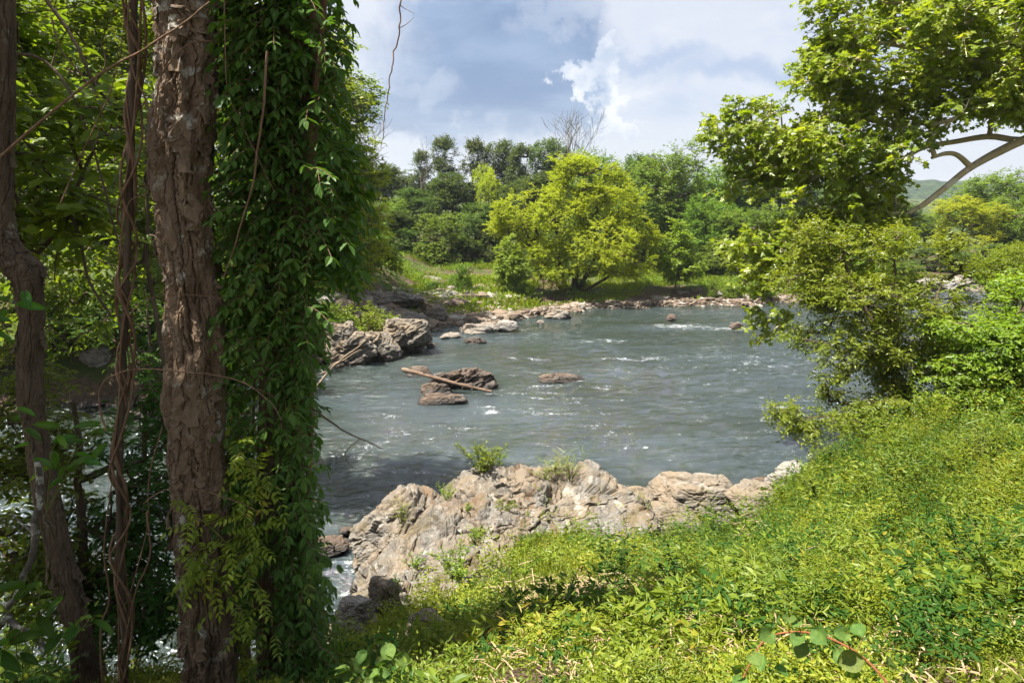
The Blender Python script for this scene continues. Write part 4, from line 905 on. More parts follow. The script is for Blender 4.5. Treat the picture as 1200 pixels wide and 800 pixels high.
# vine-covered trunk
p = pxpath([(352, -420), (350, -200), (346, -80), (345, 0), (340, 100), (336, 200), (332, 300), (329, 400), (326, 500), (323, 600), (323, 700), (325, 790), (326, 860)], 4.35)[::-1]
o = empty('vine_clad_tree', p[0]); tag(o, 'reddish brown trunk almost hidden under dark green vine leaves', 'tree')
bark_trunk(p, np.linspace(.135, .12, len(p)), 110, .016, 13, (), ring=.013, plates=.008, flakes=50).obj('trunk', M['bark_main'], o)
p4 = p
def vine_on_tree():
    r = np.random.default_rng(61)
    o = empty('climbing_vine', p4[0] + np.array([.12, -.1, 0])); tag(o, 'dense dark green climbing vine with divided leaves wrapped round the reddish trunk', 'vine')
    st = Acc()
    yy = np.linspace(-150, 840, 18)
    for k, (dx, ph, rr) in enumerate([(22, 0, .030), (30, 2, .018), (-16, 4, .014), (12, 1, .012), (4, 3, .008), (-24, 5, .008)]):
        pts = np.array([at(np.interp(y_, [0, 400, 800], [344, 329, 324]) + dx + 7 * math.sin(y_ * .012 + ph), y_, 4.18 + .07 * math.sin(y_ * .01 + ph * 2)) for y_ in yy]); tube(st, spline(pts, 90), rr, 7)
    fo = Acc()
    def env(y_):
        xl = np.interp(y_, [-150, 0, 120, 300, 400, 520, 620, 700, 800], [268, 264, 272, 268, 280, 285, 280, 296, 300]); xr = np.interp(y_, [-150, 0, 60, 140, 240, 290, 340, 420, 520, 640, 720, 800], [382, 388, 388, 386, 398, 388, 364, 358, 356, 362, 370, 380]); return xl, xr
    N_ = 3500; y_ = r.uniform(-160, 820, N_); xl, xr = env(y_); f = r.random(N_); x_ = xl + (xr - xl) * f
    bare = ((y_ > 385) & (x_ > 298) & (x_ < 334) & (r.random(N_) < .93)); keep = ~bare; y_, x_ = y_[keep], x_[keep]
    n = len(y_); D = 4.35 + r.normal(0, .22, n); D = np.where((x_ > 300) & (x_ < 350), 4.12 + r.normal(0, .06, n), D)
    base = np.array([at(a_, b_, c_) for a_, b_, c_ in zip(x_, y_, D)])
    cx = np.interp(y_, [0, 400, 800], [344, 329, 324]); out = np.stack([(x_ - cx) / 60, np.where(D < 4.35, -.7, .5), np.full(n, -.1)], -1) + r.normal(size=(n, 3)) * .35
    sp_ = r.random(n) < .5; compounds(fo, base[sp_], out[sp_], r, .17, .072, 3, droop=.45, wid=1.1, wood=st); compounds(fo, base[~sp_], out[~sp_], r, .16, .048, 4, droop=.4, wid=.95, wood=st)
    # a few dozen sprays reaching out to the right into the light
    m = 60; yb = r.uniform(160, 330, m); bx = np.array([at(a_, b_, 4.25 + .1 * r.normal()) for a_, b_ in zip(r.uniform(375, 398, m), yb)])
    compounds(fo, bx, np.array([1.0, -.3, -.1]) + r.normal(size=(m, 3)) * .35, r, .2, .075, 4, droop=.4)
    st.obj('stem', M['liana'], o, smooth=True); fo.obj('foliage', M['vine_leaf'], o)
vine_on_tree()
def pale_creeper():
    r = np.random.default_rng(62); o = empty('creeper', at(330, 790, 3.75)); tag(o, 'lighter green creeper with small paired leaflets trailing across the shaggy trunk', 'vine')
    st = Acc(); fo = Acc()
    for pts in ([(205, 578, 3.8), (225, 600, 3.75), (255, 625, 3.72), (285, 660, 3.75), (310, 700, 3.8), (325, 760, 3.85)], [(215, 640, 3.8), (250, 655, 3.74), (290, 640, 3.75), (320, 600, 3.9)], [(212, 675, 3.8), (240, 660, 3.7), (262, 690, 3.75), (300, 730, 3.8)], [(275, 505, 4.0), (290, 540, 3.9), (315, 560, 3.9)], [(300, 560, 3.9), (290, 600, 3.8), (300, 640, 3.8)]):
        q = spline(pxpath(pts, 3.8), 30); tube(st, q, .003, 4); b = q[2::2]; k = len(b)
        compounds(fo, b + r.normal(size=(k, 3)) * .01, np.array([0, -.4, -.1]) + r.normal(size=(k, 3)) * .9, r, .17, .05, 5, droop=.35, wid=.85)
        b = q[3::3]; k = len(b); compounds(fo, b, np.array([0, -.4, -.1]) + r.normal(size=(k, 3)) * .9, r, .15, .045, 5, droop=.35, wid=.85)
    st.obj('stem', M['green_stem'], o, smooth=True); fo.obj('foliage', M['weed_leaf'], o)
pale_creeper()

# dark kinked trunk at the left edge
p = pxpath([(4, -400), (6, -100), (7, 60), (6, 180), (3, 262), (14, 300), (30, 322), (36, 370), (35, 450), (44, 520), (60, 600), (78, 680), (95, 755), (104, 840)], 4.7)[::-1]
o = empty('dark_tree', p[0]); tag(o, 'dark trunk with a kink at the left edge of the photo', 'tree')
bark_trunk(p, np.array([.10, .092, .085, .08, .076, .08, .085, .092, .10, .068, .055, .055, .05, .05]), 90, .012, 23, (), ring=.015, plates=.007, flakes=40).obj('trunk', M['bark_dark'], o)
r = np.random.default_rng(64); top = p[-1]
att = sample_ell([(-6.0, 4.6, 9.9, 1.1, 1.3, 1.1)], 160, r, .3, 0.)  # unseen crown overhead, placed to throw shade on the kinked trunk
wood = tree_geo([np.array([(*top, .06), (*(top + [-.6, .6, 1.5]), .05)])], att, r, .008, .45, 5, 10, .35, .5); lf = Acc(); sprays(lf, att, (-5, 6, 9), r, LEAF, 4, 6, .5, .12, flat=.4)
wood.obj('limb', M['bark_dark'], o, smooth=True); lf.obj('crown', M['dark_leaf'], o)

# thin stem wrapped in lianas
def wrapped():
    o = empty('vine_wrapped_stem', at(148, 830, 4.25)); tag(o, 'thin upright dead stem tightly wrapped by brown twisting lianas', 'tree')
    pts = pxpath([(160, -250), (158, -30), (155, 100), (151, 250), (147, 350), (143, 450), (140, 550), (141, 650), (146, 760), (149, 850)], 4.25); c = spline(pts, 300)
    a_ = Acc(); tube(a_, c, .021 + .003 * np.sin(np.arange(300) * .4), 9); a_.obj('stem', M['bark_dark'], o, smooth=True)
    r = np.random.default_rng(65)
    for k in range(6):
        t = np.linspace(0, 1, 300); f = r.uniform(3, 8) * (1 if k % 2 else -1); ph = r.uniform(0, 6.28); R0 = .026 + .022 * np.abs(np.sin(t * r.uniform(8, 16) + ph)) + (.02 if k > 3 else 0)
        th = f * t * 6.28 + ph + 1.2 * np.sin(t * 17 + ph); off = np.stack([np.cos(th), np.sin(th) * .8, 0 * th], -1) * R0[:, None]
        q = Acc(); tube(q, c + off, r.uniform(.006, .012), 6); q.obj('liana', M['liana'], o, smooth=True)
wrapped()
def liana(name, pts, D, rad, label, m='liana', group='loose lianas hanging among the left trunks', n=None, wig=.006, cat='vine', taper=True, seed=0, sides=6, side=()):
    r = np.random.default_rng(seed + 9); c = spline(pxpath(pts, D), n or 12 * len(pts)); k = len(c)
    c = c + np.stack([fbm(np.stack([np.linspace(0, k / 12, k) + seed * 3 + j * 7, 0 * np.arange(k), 0 * np.arange(k)], -1), 3) for j in range(3)], -1) * wig
    a_ = Acc(); tube(a_, c, np.linspace(1, .45 if taper else 1, k) * rad, sides)
    for (i0, dpx, L) in side:
        b = c[int(i0 * (k - 1))]; e = b + np.array(dpx) * L; a2 = np.array([b, (b + e) / 2 + r.normal(size=3) * .12 * L, e]); tube(a_, spline(a2, 8), np.linspace(.6, .2, 8) * rad, 4)
    b = c[0]; o = a_.obj(name, M[m], origin=b, smooth=True); tag(o, label, cat, group); return o
liana('liana', [(-20, 200), (60, 132), (120, 86), (170, 56), (215, 28), (245, 2)], 3.5, .007, 'pale straight liana slanting up from the left edge across the shaggy trunk top', seed=1)
liana('liana', [(184, 145), (183, 120), (190, 88), (208, 62), (228, 50), (246, 48)], 3.72, .006, 'pale liana curling over the upper shaggy trunk like a hook', seed=2)
liana('liana', [(124, 505), (116, 472), (120, 450), (136, 438), (165, 432), (210, 435), (260, 441), (292, 452), (318, 472), (330, 492)], 3.6, .005, 'wiry liana arching in front of the shaggy trunk at mid height', seed=3)
liana('liana', [(150, 370), (165, 355), (190, 346), (230, 346), (262, 350)], 3.7, .003, 'hair-thin liana crossing the shaggy trunk above the arching one', seed=4)
liana('liana', [(168, 590), (190, 575), (215, 571), (245, 577), (280, 588), (310, 602)], 3.6, .0035, 'thin liana crossing the lower shaggy trunk above the pale creeper', seed=5)
liana('liana', [(313, 60), (309, 120), (303, 170), (296, 215), (284, 258), (272, 296), (262, 326)], 3.8, .007, 'yellowish bowed liana in front of the dark vine leaves', seed=6)
liana('liana', [(262, -20), (264, 60), (268, 110), (285, 150), (305, 190), (322, 225)], 3.85, .004, 'thin straight liana between the shaggy trunk and the vine leaves', seed=7)
liana('liana', [(178, 200), (180, 160), (172, 120), (155, 80), (150, 30), (152, -30)], 4.0, .008, 'brown liana rising between the wrapped stem and the shaggy trunk', seed=8)
liana('liana', [(178, 150), (182, 190), (172, 225), (150, 240), (138, 300)], 3.9, .004, 'short looping liana left of the trunk knob', seed=9)
liana('liana', [(70, 240), (92, 190), (110, 150), (128, 110), (140, 70), (146, 20)], 4.6, .006, 'greenish liana leaning left of the wrapped stem', seed=10)
liana('liana', [(172, 600), (176, 650), (160, 690), (148, 740), (132, 800)], 3.9, .007, 'tan looping root-like liana at the foot of the wrapped stem', seed=11)
liana('liana', [(120, 800), (118, 740), (128, 700), (122, 650), (126, 600), (132, 560)], 4.1, .008, 'tan liana standing left of the foot of the wrapped stem', seed=12)
liana('liana', [(190, 500), (175, 560), (172, 620), (150, 700), (120, 770)], 4.1, .005, 'pale thin liana between the wrapped stem and lower shaggy trunk', seed=13)
liana('liana', [(302, 455), (326, 470), (334, 500), (326, 530), (330, 560)], 4.0, .005, 'curled liana on the bare strip of the reddish trunk', seed=14)
liana('liana', [(60, 20), (72, 60), (98, 90), (120, 128), (112, 170)], 4.8, .006, 'dark curved liana near the top left', seed=15)
liana('liana', [(472, -20), (469, 20), (466, 50), (458, 80), (456, 104), (451, 130), (450, 150), (446, 176)], 5.2, .006, 'single dark vine dangling against the sky', seed=16, wig=.03, side=((.2, (.9, 0, .6), .12), (.1, (1, 0, -.6), .1)))
liana('twig', [(352, 470), (385, 492), (405, 506), (424, 514), (447, 526)], 4.1, .007, 'bare forked twig reaching out over the water from the vine leaves', 'bark_dark', 'twigs sticking out over the water', seed=17, cat='twig', side=((.74, (-.25, 0, -.9), .22), (.5, (.6, 0, -.5), .06)))
liana('twig', [(360, 465), (385, 436), (404, 418), (432, 396)], 6.0, .011, 'pale leaning stick in front of the far tan rocks', 'driftwood', 'twigs sticking out over the water', seed=18, cat='twig', wig=.02)
liana('twig', [(350, 455), (378, 437), (395, 425), (424, 410)], 6.1, .008, 'thinner pale stick just below the leaning one', 'driftwood', 'twigs sticking out over the water', seed=19, cat='twig', wig=.02)
liana('branch', [(44, 540), (47, 584), (38, 640), (25, 684), (8, 720), (28, 737), (55, 764)], 3.4, .017, 'grey mottled crooked branch at the lower left', 'bark_grey', None, seed=20, cat='branch', sides=10, taper=False, wig=.02, side=((.3, (-.6, 0, .7), .2), (.55, (.7, 0, .5), .12)))
liana('branch', [(10, 720), (-4, 738), (-20, 770)], 3.4, .02, 'short grey stub below the mottled crooked branch', 'bark_grey', None, seed=21, cat='branch', sides=8, taper=False)
liana('branch', [(-10, 68), (40, 66), (78, 100), (104, 160), (126, 235), (142, 300)], 5.4, .014, 'dark curving branch under the leaves at upper left', 'bark_dark', 'dark branches at upper left', seed=22, cat='branch', side=((.5, (.8, 0, -.2), .5), (.3, (.5, 0, .8), .4)))
liana('branch', [(40, -20), (85, 45), (112, 100), (140, 132), (170, 152)], 5.6, .016, 'dark straight branch crossing the top left corner', 'bark_dark', 'dark branches at upper left', seed=23, cat='branch', side=((.5, (.2, 0, .8), .4), (.7, (.8, 0, .3), .4)))
liana('branch', [(10, 180), (40, 185), (70, 225), (92, 275), (105, 330), (130, 370)], 5.8, .02, 'dark forked branch right of the kinked trunk', 'bark_dark', 'dark branches at upper left', seed=24, cat='branch', side=((.4, (.9, 0, -.3), .6), (.6, (-.5, 0, -.8), .5)))
print('left trunks', round(time.time() - T0, 1))

# understory trees and bank trees behind the trunks
def understory(name, loc, ells, n, size, T, leafm, label, seed, twigs=3, per=6, length=.45, flat=.35, cat='tree', r0=.06, H=4.0, wid=1.0, lean=(0, 0), group=None, gap=.2):
    r = np.random.default_rng(seed); att = sample_ell(ells, n, r, .2, gap, .9, seed)
    tr = [trunk_line(loc, (loc[0] + lean[0], loc[1] + lean[1], loc[2] + H), r0, r0 * .3, r, 12, .06)]
    return add_tree(name, loc, tr, att, (loc[0], loc[1], loc[2] + H * .6), leafm, 'bark_dark', label, cat, group, seed, rt=.005, pw=.42, twigs=twigs, per=per, length=length, size=size, T=T, sides=4, twigwood=True, zpen=.4, flat=flat, droop=.12, nrand=.45, wid=wid)
GU = 'understory trees behind the left trunks'
b = at(-40, 640, 6.6); b[2] = 2.0
understory('understory_tree', b, [pxE(10, 40, 6.0, 90, 90, .8), pxE(70, 110, 5.9, 80, 90, .6), pxE(20, 230, 5.9, 70, 70, .6), pxE(-60, 120, 6.2, 80, 200, 1)], 330, .125, LEAF, 'back_leaf', 'broad-leaved understory tree filling the upper left corner', 71, length=.42, H=6, group=GU, wid=1.25)
b = at(218, 640, 13.0); b[2] = -.4
understory('understory_tree', b, [pxE(110, 300, 13, 80, 60, 1.4), pxE(150, 150, 13.4, 80, 120, 1.6), pxE(275, 200, 13, 46, 150, 1.4), pxE(170, 20, 13.4, 130, 60, 1.6), pxE(60, 380, 13, 70, 20, .8)], 620, .15, LEAF, 'back_leaf', 'leafy understory tree seen between the shaggy trunk and the wrapped stem', 72, length=.55, H=10, group=GU, wid=1.2, lean=(-.3, .2))
for k, (px, D, top, w_, sd_, lm, lab) in enumerate([(20, 23, -40, 300, 81, 'back_leaf', 'bright green bank tree behind the kinked trunk'), (130, 27, -30, 300, 82, 'back_leaf', 'bright green bank tree behind the wrapped stem'), (285, 38, -20, 300, 83, 'elm_leaf', 'bank tree behind the gap between the shaggy and the vine-covered trunks'),
                                      (370, 35, 60, 170, 84, 'back_leaf', 'bank tree behind the right edge of the vine leaves'), (210, 36, -30, 260, 85, 'mid_crown', 'darker bank tree behind the shaggy trunk'), (60, 34, -30, 260, 86, 'mid_crown', 'darker bank tree further back behind the kinked trunk')]):
    x, y = at(px, 300, D)[:2]; bz = float(gz(np.array([x]), np.array([y]))[0]); zt = at(px, top, D)[2]; H = zt - bz; rx = w_ / FPX * D / 2
    E = [(x, y, bz + H * .62, rx * .7, rx * .7, H * .34)]; r = np.random.default_rng(sd_)
    for q in range(9):
        a_ = q * .7; hh = bz + H * (.16 + .085 * q); E.append((x + rx * .6 * math.cos(a_ * 2.4), y + rx * .5 * math.sin(a_ * 2.4), hh, rx * .5, rx * .5, H * .10))
    att = sample_ell(E, 900, r, .4, .12, .5, sd_)
    add_tree('bank_tree', (x, y, bz), [trunk_line((x, y, bz - .3), (x + r.normal() * .5, y, bz + H * .8), .2, .05, r, 12, .05)], att, (x, y, bz + H * .5), lm, 'bark_dark', lab, 'tree', GTR['l'], sd_, rt=.012, twigs=5, per=7, length=.6, size=.17 if D < 30 else .2, T=KITE, sides=4, flat=.45, mink=0)
def bank_yellow():
    D = 34.0; r = np.random.default_rng(88); x, y = at(408, 300, D)[:2]; bz = 1.2
    E = [pxE(408, 190, D, 30, 34, 1.0), pxE(425, 235, D, 28, 26, .9), pxE(400, 262, D, 34, 30, 1.1), pxE(428, 285, D, 26, 24, .9), pxE(405, 315, D, 36, 24, 1.0), pxE(396, 150, D, 22, 40, .8), pxE(444, 262, D, 12, 8, .5), pxE(385, 100, D, 30, 60, .9), pxE(380, 340, D, 34, 14, .9), pxE(440, 205, D, 10, 14, .4)]
    att = sample_ell(E, 620, r, .35, .22, 1.1, 2)
    add_tree('bank_tree', (x, y, bz), [trunk_line((x - .6, y, bz - .4), (x, y, bz + 8.0), .11, .03, r, 12, .06)], att, (x, y, bz + 3.5), 'yellow_crown', 'bark_dark', 'slender yellow-green tree on the far bank just right of the vine leaves', 'tree', GTR['l'], 88, rt=.008, twigs=4, per=7, length=.42, size=.16, T=LEAF, sides=4, flat=.6, twigwood=True)
bank_yellow()
# low shrubs on the shaded left bank
for k, (px, D, h_, w_, lm, lab) in enumerate([(60, 22.5, 1.6, 3.0, 'back_leaf', 'sunlit bush on the left bank behind the kinked trunk'), (125, 25, 1.4, 3.0, 'ground_leaf', 'low sunlit bush on the left bank behind the wrapped stem'), (178, 23.5, 1.8, 2.2, 'dark_leaf', 'dark bush on the left bank beside the shaggy trunk'),
                                         (285, 27, 1.9, 3.0, 'back_leaf', 'green bush on the left bank between the two big trunks'), (375, 28, 1.6, 2.6, 'bright_shrub', 'bright bush on the bank at the edge of the vine leaves'), (420, 31, 1.4, 3.0, 'bright_shrub', 'bright low bush behind the split tan rock'), (408, 40, 2.0, 4.0, 'back_leaf', 'yellow-green bush behind the pale grey ledge'), (-10, 21.5, 1.8, 3.0, 'ground_leaf', 'bush at the left edge on the far left bank')]):
    x, y = at(px, 300, D)[:2]; bz = float(gz(np.array([x]), np.array([y]))[0]); r = np.random.default_rng(90 + k)
    att = sample_ell([(x, y, bz + h_ * .5, w_ / 2, w_ / 2, h_ * .5)], 130, r, .5, .1, 1.0, k)
    add_tree('bush', (x, y, bz), [trunk_line((x + q * .2, y, bz - .1), (x + q * .6, y, bz + h_ * .8), .03, .01, r, 6, .05) for q in (-1, 0, 1)], att, (x, y, bz), lm, 'bark_dark', lab, 'bush', 'bushes on the left bank', 90 + k, rt=.006, twigs=5, per=6, length=.38, size=.13, T=LEAF, sides=3, flat=.7)

b = at(-60, 760, 5.2); b[2] = 2.0
understory('sapling', b, [pxE(20, 600, 5.4, 60, 90, .5), pxE(70, 560, 5.8, 50, 60, .5), pxE(10, 480, 5.6, 50, 60, .5), pxE(30, 690, 5.2, 60, 50, .5)], 260, .07, LEAF, 'back_leaf', 'small-leaved sapling screening the water at the lower left', 73, length=.26, H=2.4, group=GU, twigs=3, per=6)
b = at(112, 770, 5.6); b[2] = 1.8
understory('sapling', b, [pxE(110, 640, 5.6, 50, 60, .5), pxE(170, 600, 5.8, 40, 70, .4), pxE(120, 520, 5.8, 46, 40, .4), pxE(185, 480, 5.6, 20, 60, .3), pxE(90, 700, 5.4, 60, 36, .4), pxE(165, 700, 5.4, 50, 40, .4), pxE(60, 540, 5.8, 40, 40, .4)], 330, .07, LEAF, 'dark_leaf', 'thin sapling with scattered leaves in front of the water, behind the wrapped stem', 74, length=.26, H=2.6, group=GU, twigs=3, per=6, gap=.3)
b = at(285, 720, 6.0); b[2] = 1.2
understory('sapling', b, [pxE(285, 560, 5.6, 30, 110, .4), pxE(280, 380, 6, 24, 80, .4), pxE(275, 690, 5.2, 34, 60, .4)], 170, .075, LEAF, 'weed_leaf', 'slim green sapling filling the gap between the two big trunks', 75, length=.24, H=4.0, group=GU, twigs=3, per=6)
b = at(180, 440, 19.0); b[2] = .9
understory('overhanging_tree', b, [pxE(185, 400, 19.5, 50, 40, 1.2), pxE(150, 370, 20, 60, 30, 1.4), pxE(230, 395, 21, 60, 40, 1.4), pxE(300, 400, 22, 50, 46, 1.4), pxE(110, 350, 21, 70, 26, 1.4), pxE(40, 365, 21, 60, 30, 1.2)], 380, .15, LEAF, 'dark_leaf', 'dark low tree overhanging the shaded left bank', 76, length=.5, H=3.0, group=None, twigs=4, per=6)
# ------------------------------------------------------------------ undergrowth on the near slope
def on_slope(n, r, x0, x1, y0, y1, rocky=.0):
    x = r.uniform(x0, x1, n); y = r.uniform(y0, y1, n); z = gz(x, y); ro = oz(x, y)
    ok = (yn(x) - y > .25) & (z > .28) & ((ro < z + .03) | (r.random(n) < rocky))
    x, y, z, ro = x[ok], y[ok], z[ok], ro[ok]; return x, y, np.maximum(z, ro)
def cover(acc, x, y, z, r, k, h, leaf, T=LEAF, wid=1., spread=.08, nrand=.45, hvar=.5):
    n = len(x); hh = h * (1 + hvar * r.uniform(-1, 1, n)); t = r.uniform(.2, 1, (n, k)) ** .7
    an = r.uniform(0, 6.28, (n, k)); o_ = np.stack([np.cos(an), np.sin(an), 0 * an], -1); ln = r.normal(size=(n, 1, 3)) * .12 * hh[:, None, None]; ln[..., 2] = 0
    P = np.stack([x, y, z], -1)[:, None] + np.array([0, 0, 1.0]) * (t * hh[:, None])[..., None] + ln * t[..., None] + o_ * spread * r.uniform(.1, 1, (n, k, 1))
    d = unit(o_ + np.array([0, 0, .35]) + r.normal(size=P.shape) * .3); nr = unit(np.array([0, 0, 1.0]) + r.normal(size=P.shape) * nrand - o_ * .25)
    base = np.clip(.5 + 1.5 * n2(x, y, .9, 3, 30.), 0, 1)
    rd = np.clip(base[:, None] * .55 + r.random((n, k)) * .5, 0, 1)
    leaves(acc, P, d, nr, (leaf * r.uniform(.6, 1.3, (n, k))).ravel(), T, rd.ravel(), wid)
r = np.random.default_rng(100)
gc = Acc(); wl = Acc(); gr = Acc(); sw = Acc()
def dens(x, y, r, s, o, lo): return r.random(len(x)) < np.clip(.5 + 1.6 * n2(x, y, s, 3, o) + lo, .02, 1)
for (x0, x1, y0, y1, n, leaf, h) in [(-1.6, 5.2, 1.6, 6.0, 24000, .025, .09), (-1.5, 8.5, 6.0, 12.5, 30000, .033, .12), (4.5, 15, 3.0, 17.5, 42000, .04, .17), (-6.5, -1.2, 2.0, 8, 7000, .034, .09), (12, 26, 10, 26, 7000, .09, .3)]:
    x, y, z = on_slope(n, r, x0, x1, y0, y1, .015); m_ = n2(x, y, 1.3, 3, 12.)
    straw_zone = np.exp(-(((x - .7) / 1.0) ** 2 + ((y - 5.7) / 1.7) ** 2)) + .6 * np.exp(-(((x + .1) / .8) ** 2 + ((y - 3.6) / 1.2) ** 2)); k_ = r.random(len(x)) > straw_zone * .93
    x, y, z, m_ = x[k_], y[k_], z[k_], m_[k_]
    k_ = r.random(len(x)) < .12 + .9 * (m_ > -.12); x, y, z, m_ = x[k_], y[k_], z[k_], m_[k_]; cover(gc, x, y, z, r, 9, h * (.45 + 5.0 * np.clip(m_ + .05, 0, .8) ** 1.2), leaf * 1.15, spread=.06 + leaf * .7, nrand=.8)
    x, y, z = on_slope(int(n * .5), r, x0, x1, y0, y1, .01); k_ = dens(x, y, r, .55, 50., -.12 + .06 * (x - 2)) & (r.random(len(x)) > .93 * np.exp(-(((x - .7) / 1.0) ** 2 + ((y - 5.5) / 1.8) ** 2))); x, y, z = x[k_], y[k_], z[k_]
    cover(wl, x, y, z, r, 13, h * (.7 + 4.5 * np.clip(n2(x, y, 1.3, 3, 12.) + .1, 0, .8)), leaf * 1.6, LEAF, .55, .07, .75)
    x, y, z = on_slope(int(n * 1.1), r, x0, x1, y0, y1, .03); k_ = dens(x, y, r, .7, 70., .0); x, y, z = x[k_], y[k_], z[k_]; n_ = len(x)
    for q in range(3):
        an = r.uniform(0, 6.28, n_); d = unit(np.stack([np.cos(an) * .4, np.sin(an) * .4, np.full(n_, 1.)], -1)); nr = np.stack([np.cos(an + 1.57 + r.normal(size=n_)), np.sin(an + 1.57), .3 + 0 * an], -1)
        leaves(gr, np.stack([x + r.normal(0, .02, n_), y + r.normal(0, .02, n_), z], -1), d, -np.cross(np.cross(d, nr), d), r.uniform(.6, 1.4, n_) * h * 1.5, BLADE, None, 2.2 * leaf / .04)
    x, y, z = on_slope(int(n * .35), r, x0, x1, y0, y1, .02); n_ = len(x); k_ = r.random(n_) < .22 + .8 * np.exp(-(((x - .6) / 1.3) ** 2 + ((y - 5.4) / 2.3) ** 2)); x, y, z = x[k_], y[k_], z[k_]; n_ = len(x)
    for q in range(2):
        an = r.uniform(0, 6.28, n_); d = unit(np.stack([np.cos(an), np.sin(an), r.uniform(-.1, .6, n_)], -1))
        leaves(sw, np.stack([x, y, z + .03 + .06 * r.random(n_)], -1), d, np.array([[0, 0, 1.]]) + r.normal(size=(n_, 3)) * .3, r.uniform(.05, .15, n_), BLADE, None, 2.0)
hb = Acc(); hd = Acc(); r = np.random.default_rng(140)
for acc_, n_, kk, hh, ll, wd_, off_ in ((hb, 3400, 34, .32, .042, .75, 3.0), (hd, 1900, 34, .24, .042, .9, 13.), (hb, 2000, 26, .42, .062, .42, 23.), (hd, 900, 26, .32, .07, .85, 33.), (hb, 1300, 20, .34, .085, .85, 43.), (hd, 700, 22, .40, .05, .9, 53.)):
    x, y, z = on_slope(n_ * 3, r, -1.4, 14, 2.6, 17, 0.); w_ = n2(x, y, .8, 3, off_); k_ = (w_ > .02) & (r.random(len(x)) > .9 * np.exp(-(((x - .7) / .9) ** 2 + ((y - 5.7) / 1.5) ** 2))) & (r.random(len(x)) < np.clip((x + 2.5) / 5, .25, 1)) & (r.random(len(x)) < np.clip(1.6 - .07 * y, .3, 1)); x, y, z, w_ = x[k_][:n_], y[k_][:n_], z[k_][:n_], w_[k_][:n_]
    sc_ = np.clip(.40 + .10 * x + .03 * y, .35, 1.6); cover(acc_, x, y, z, r, kk, hh * sc_ * (1 + np.clip(w_, 0, .8)), ll * 1.0, LEAF, wd_, .085, .75)
tag(hb.obj('weeds', M['weed_leaf']), 'leafy light green weeds rising above the ground cover', None, None, 'stuff'); tag(hd.obj('weeds', M['dark_leaf']), 'darker green weeds in drifts on the near slope', None, None, 'stuff')
tag(gc.obj('ground_cover', M['ground_leaf']), 'low bright yellow-green ground cover leaves over the near slope', None, None, 'stuff')
tag(wl.obj('weeds', M['weed_leaf']), 'narrow-leaved green weeds mixed through the near slope', None, None, 'stuff')
tag(gr.obj('grass', M['grass']), 'fresh grass blades on the near slope', None, None, 'stuff')
tag(sw.obj('dry_grass', M['straw']), 'dead straw coloured grass lying on the near slope', None, None, 'stuff')
print('undergrowth', round(time.time() - T0, 1))
# far meadow grass
fg = Acc(); r = np.random.default_rng(101); bx = r.uniform(-24, 34, 16000); by = r.uniform(19, 66, 16000); k_ = (by - yf(bx) > 2.2) & (n2(bx, by, .22, 4, 61.) > .02); bx, by = bx[k_], by[k_]; br_ = Acc()
cover(br_, bx, by, gz(bx, by), r, 12, .35 * (1 + 1.5 * np.clip(n2(bx, by, .3, 3, 62.), 0, 1)), .13, KITE, 1.0, .22, .8)
tag(br_.obj('undergrowth', M['mid_crown']), 'tangled low brush on the far bank', None, None, 'stuff'); n_ = 110000
x = r.uniform(-26, 34, n_); y = r.uniform(18, 66, n_); k_ = (y - yf(x) > 1.6 + 1.0 * n2(x, y, .25, 2, 4.)) & (n2(x, y, .16, 3, 22.) > -.22 + .18 * (x < -3.0) * (y > 30) + .1 * (x > 4)) & ((x > -9) | (y > 26) | (r.random(n_) < .4)); x, y = x[k_], y[k_]; z = gz(x, y); n_ = len(x)
for q in range(2):
    an = r.uniform(0, 6.28, n_); d = unit(np.stack([np.cos(an) * .5, np.sin(an) * .5, np.full(n_, 1.)], -1))
    leaves(fg, np.stack([x + r.normal(0, .1, n_), y + r.normal(0, .1, n_), z - .02], -1), d, np.stack([np.cos(an + 1.57), np.sin(an + 1.57), .3 + 0 * an], -1), r.uniform(.12, .42, n_) * (1 + .5 * ((x > -3) & (x < 1.5) & (y < 50))), BLADE, None, 5.5)
tag(fg.obj('meadow_grass', M['bright_shrub']), 'bright tall grass on the far bank', None, None, 'stuff')

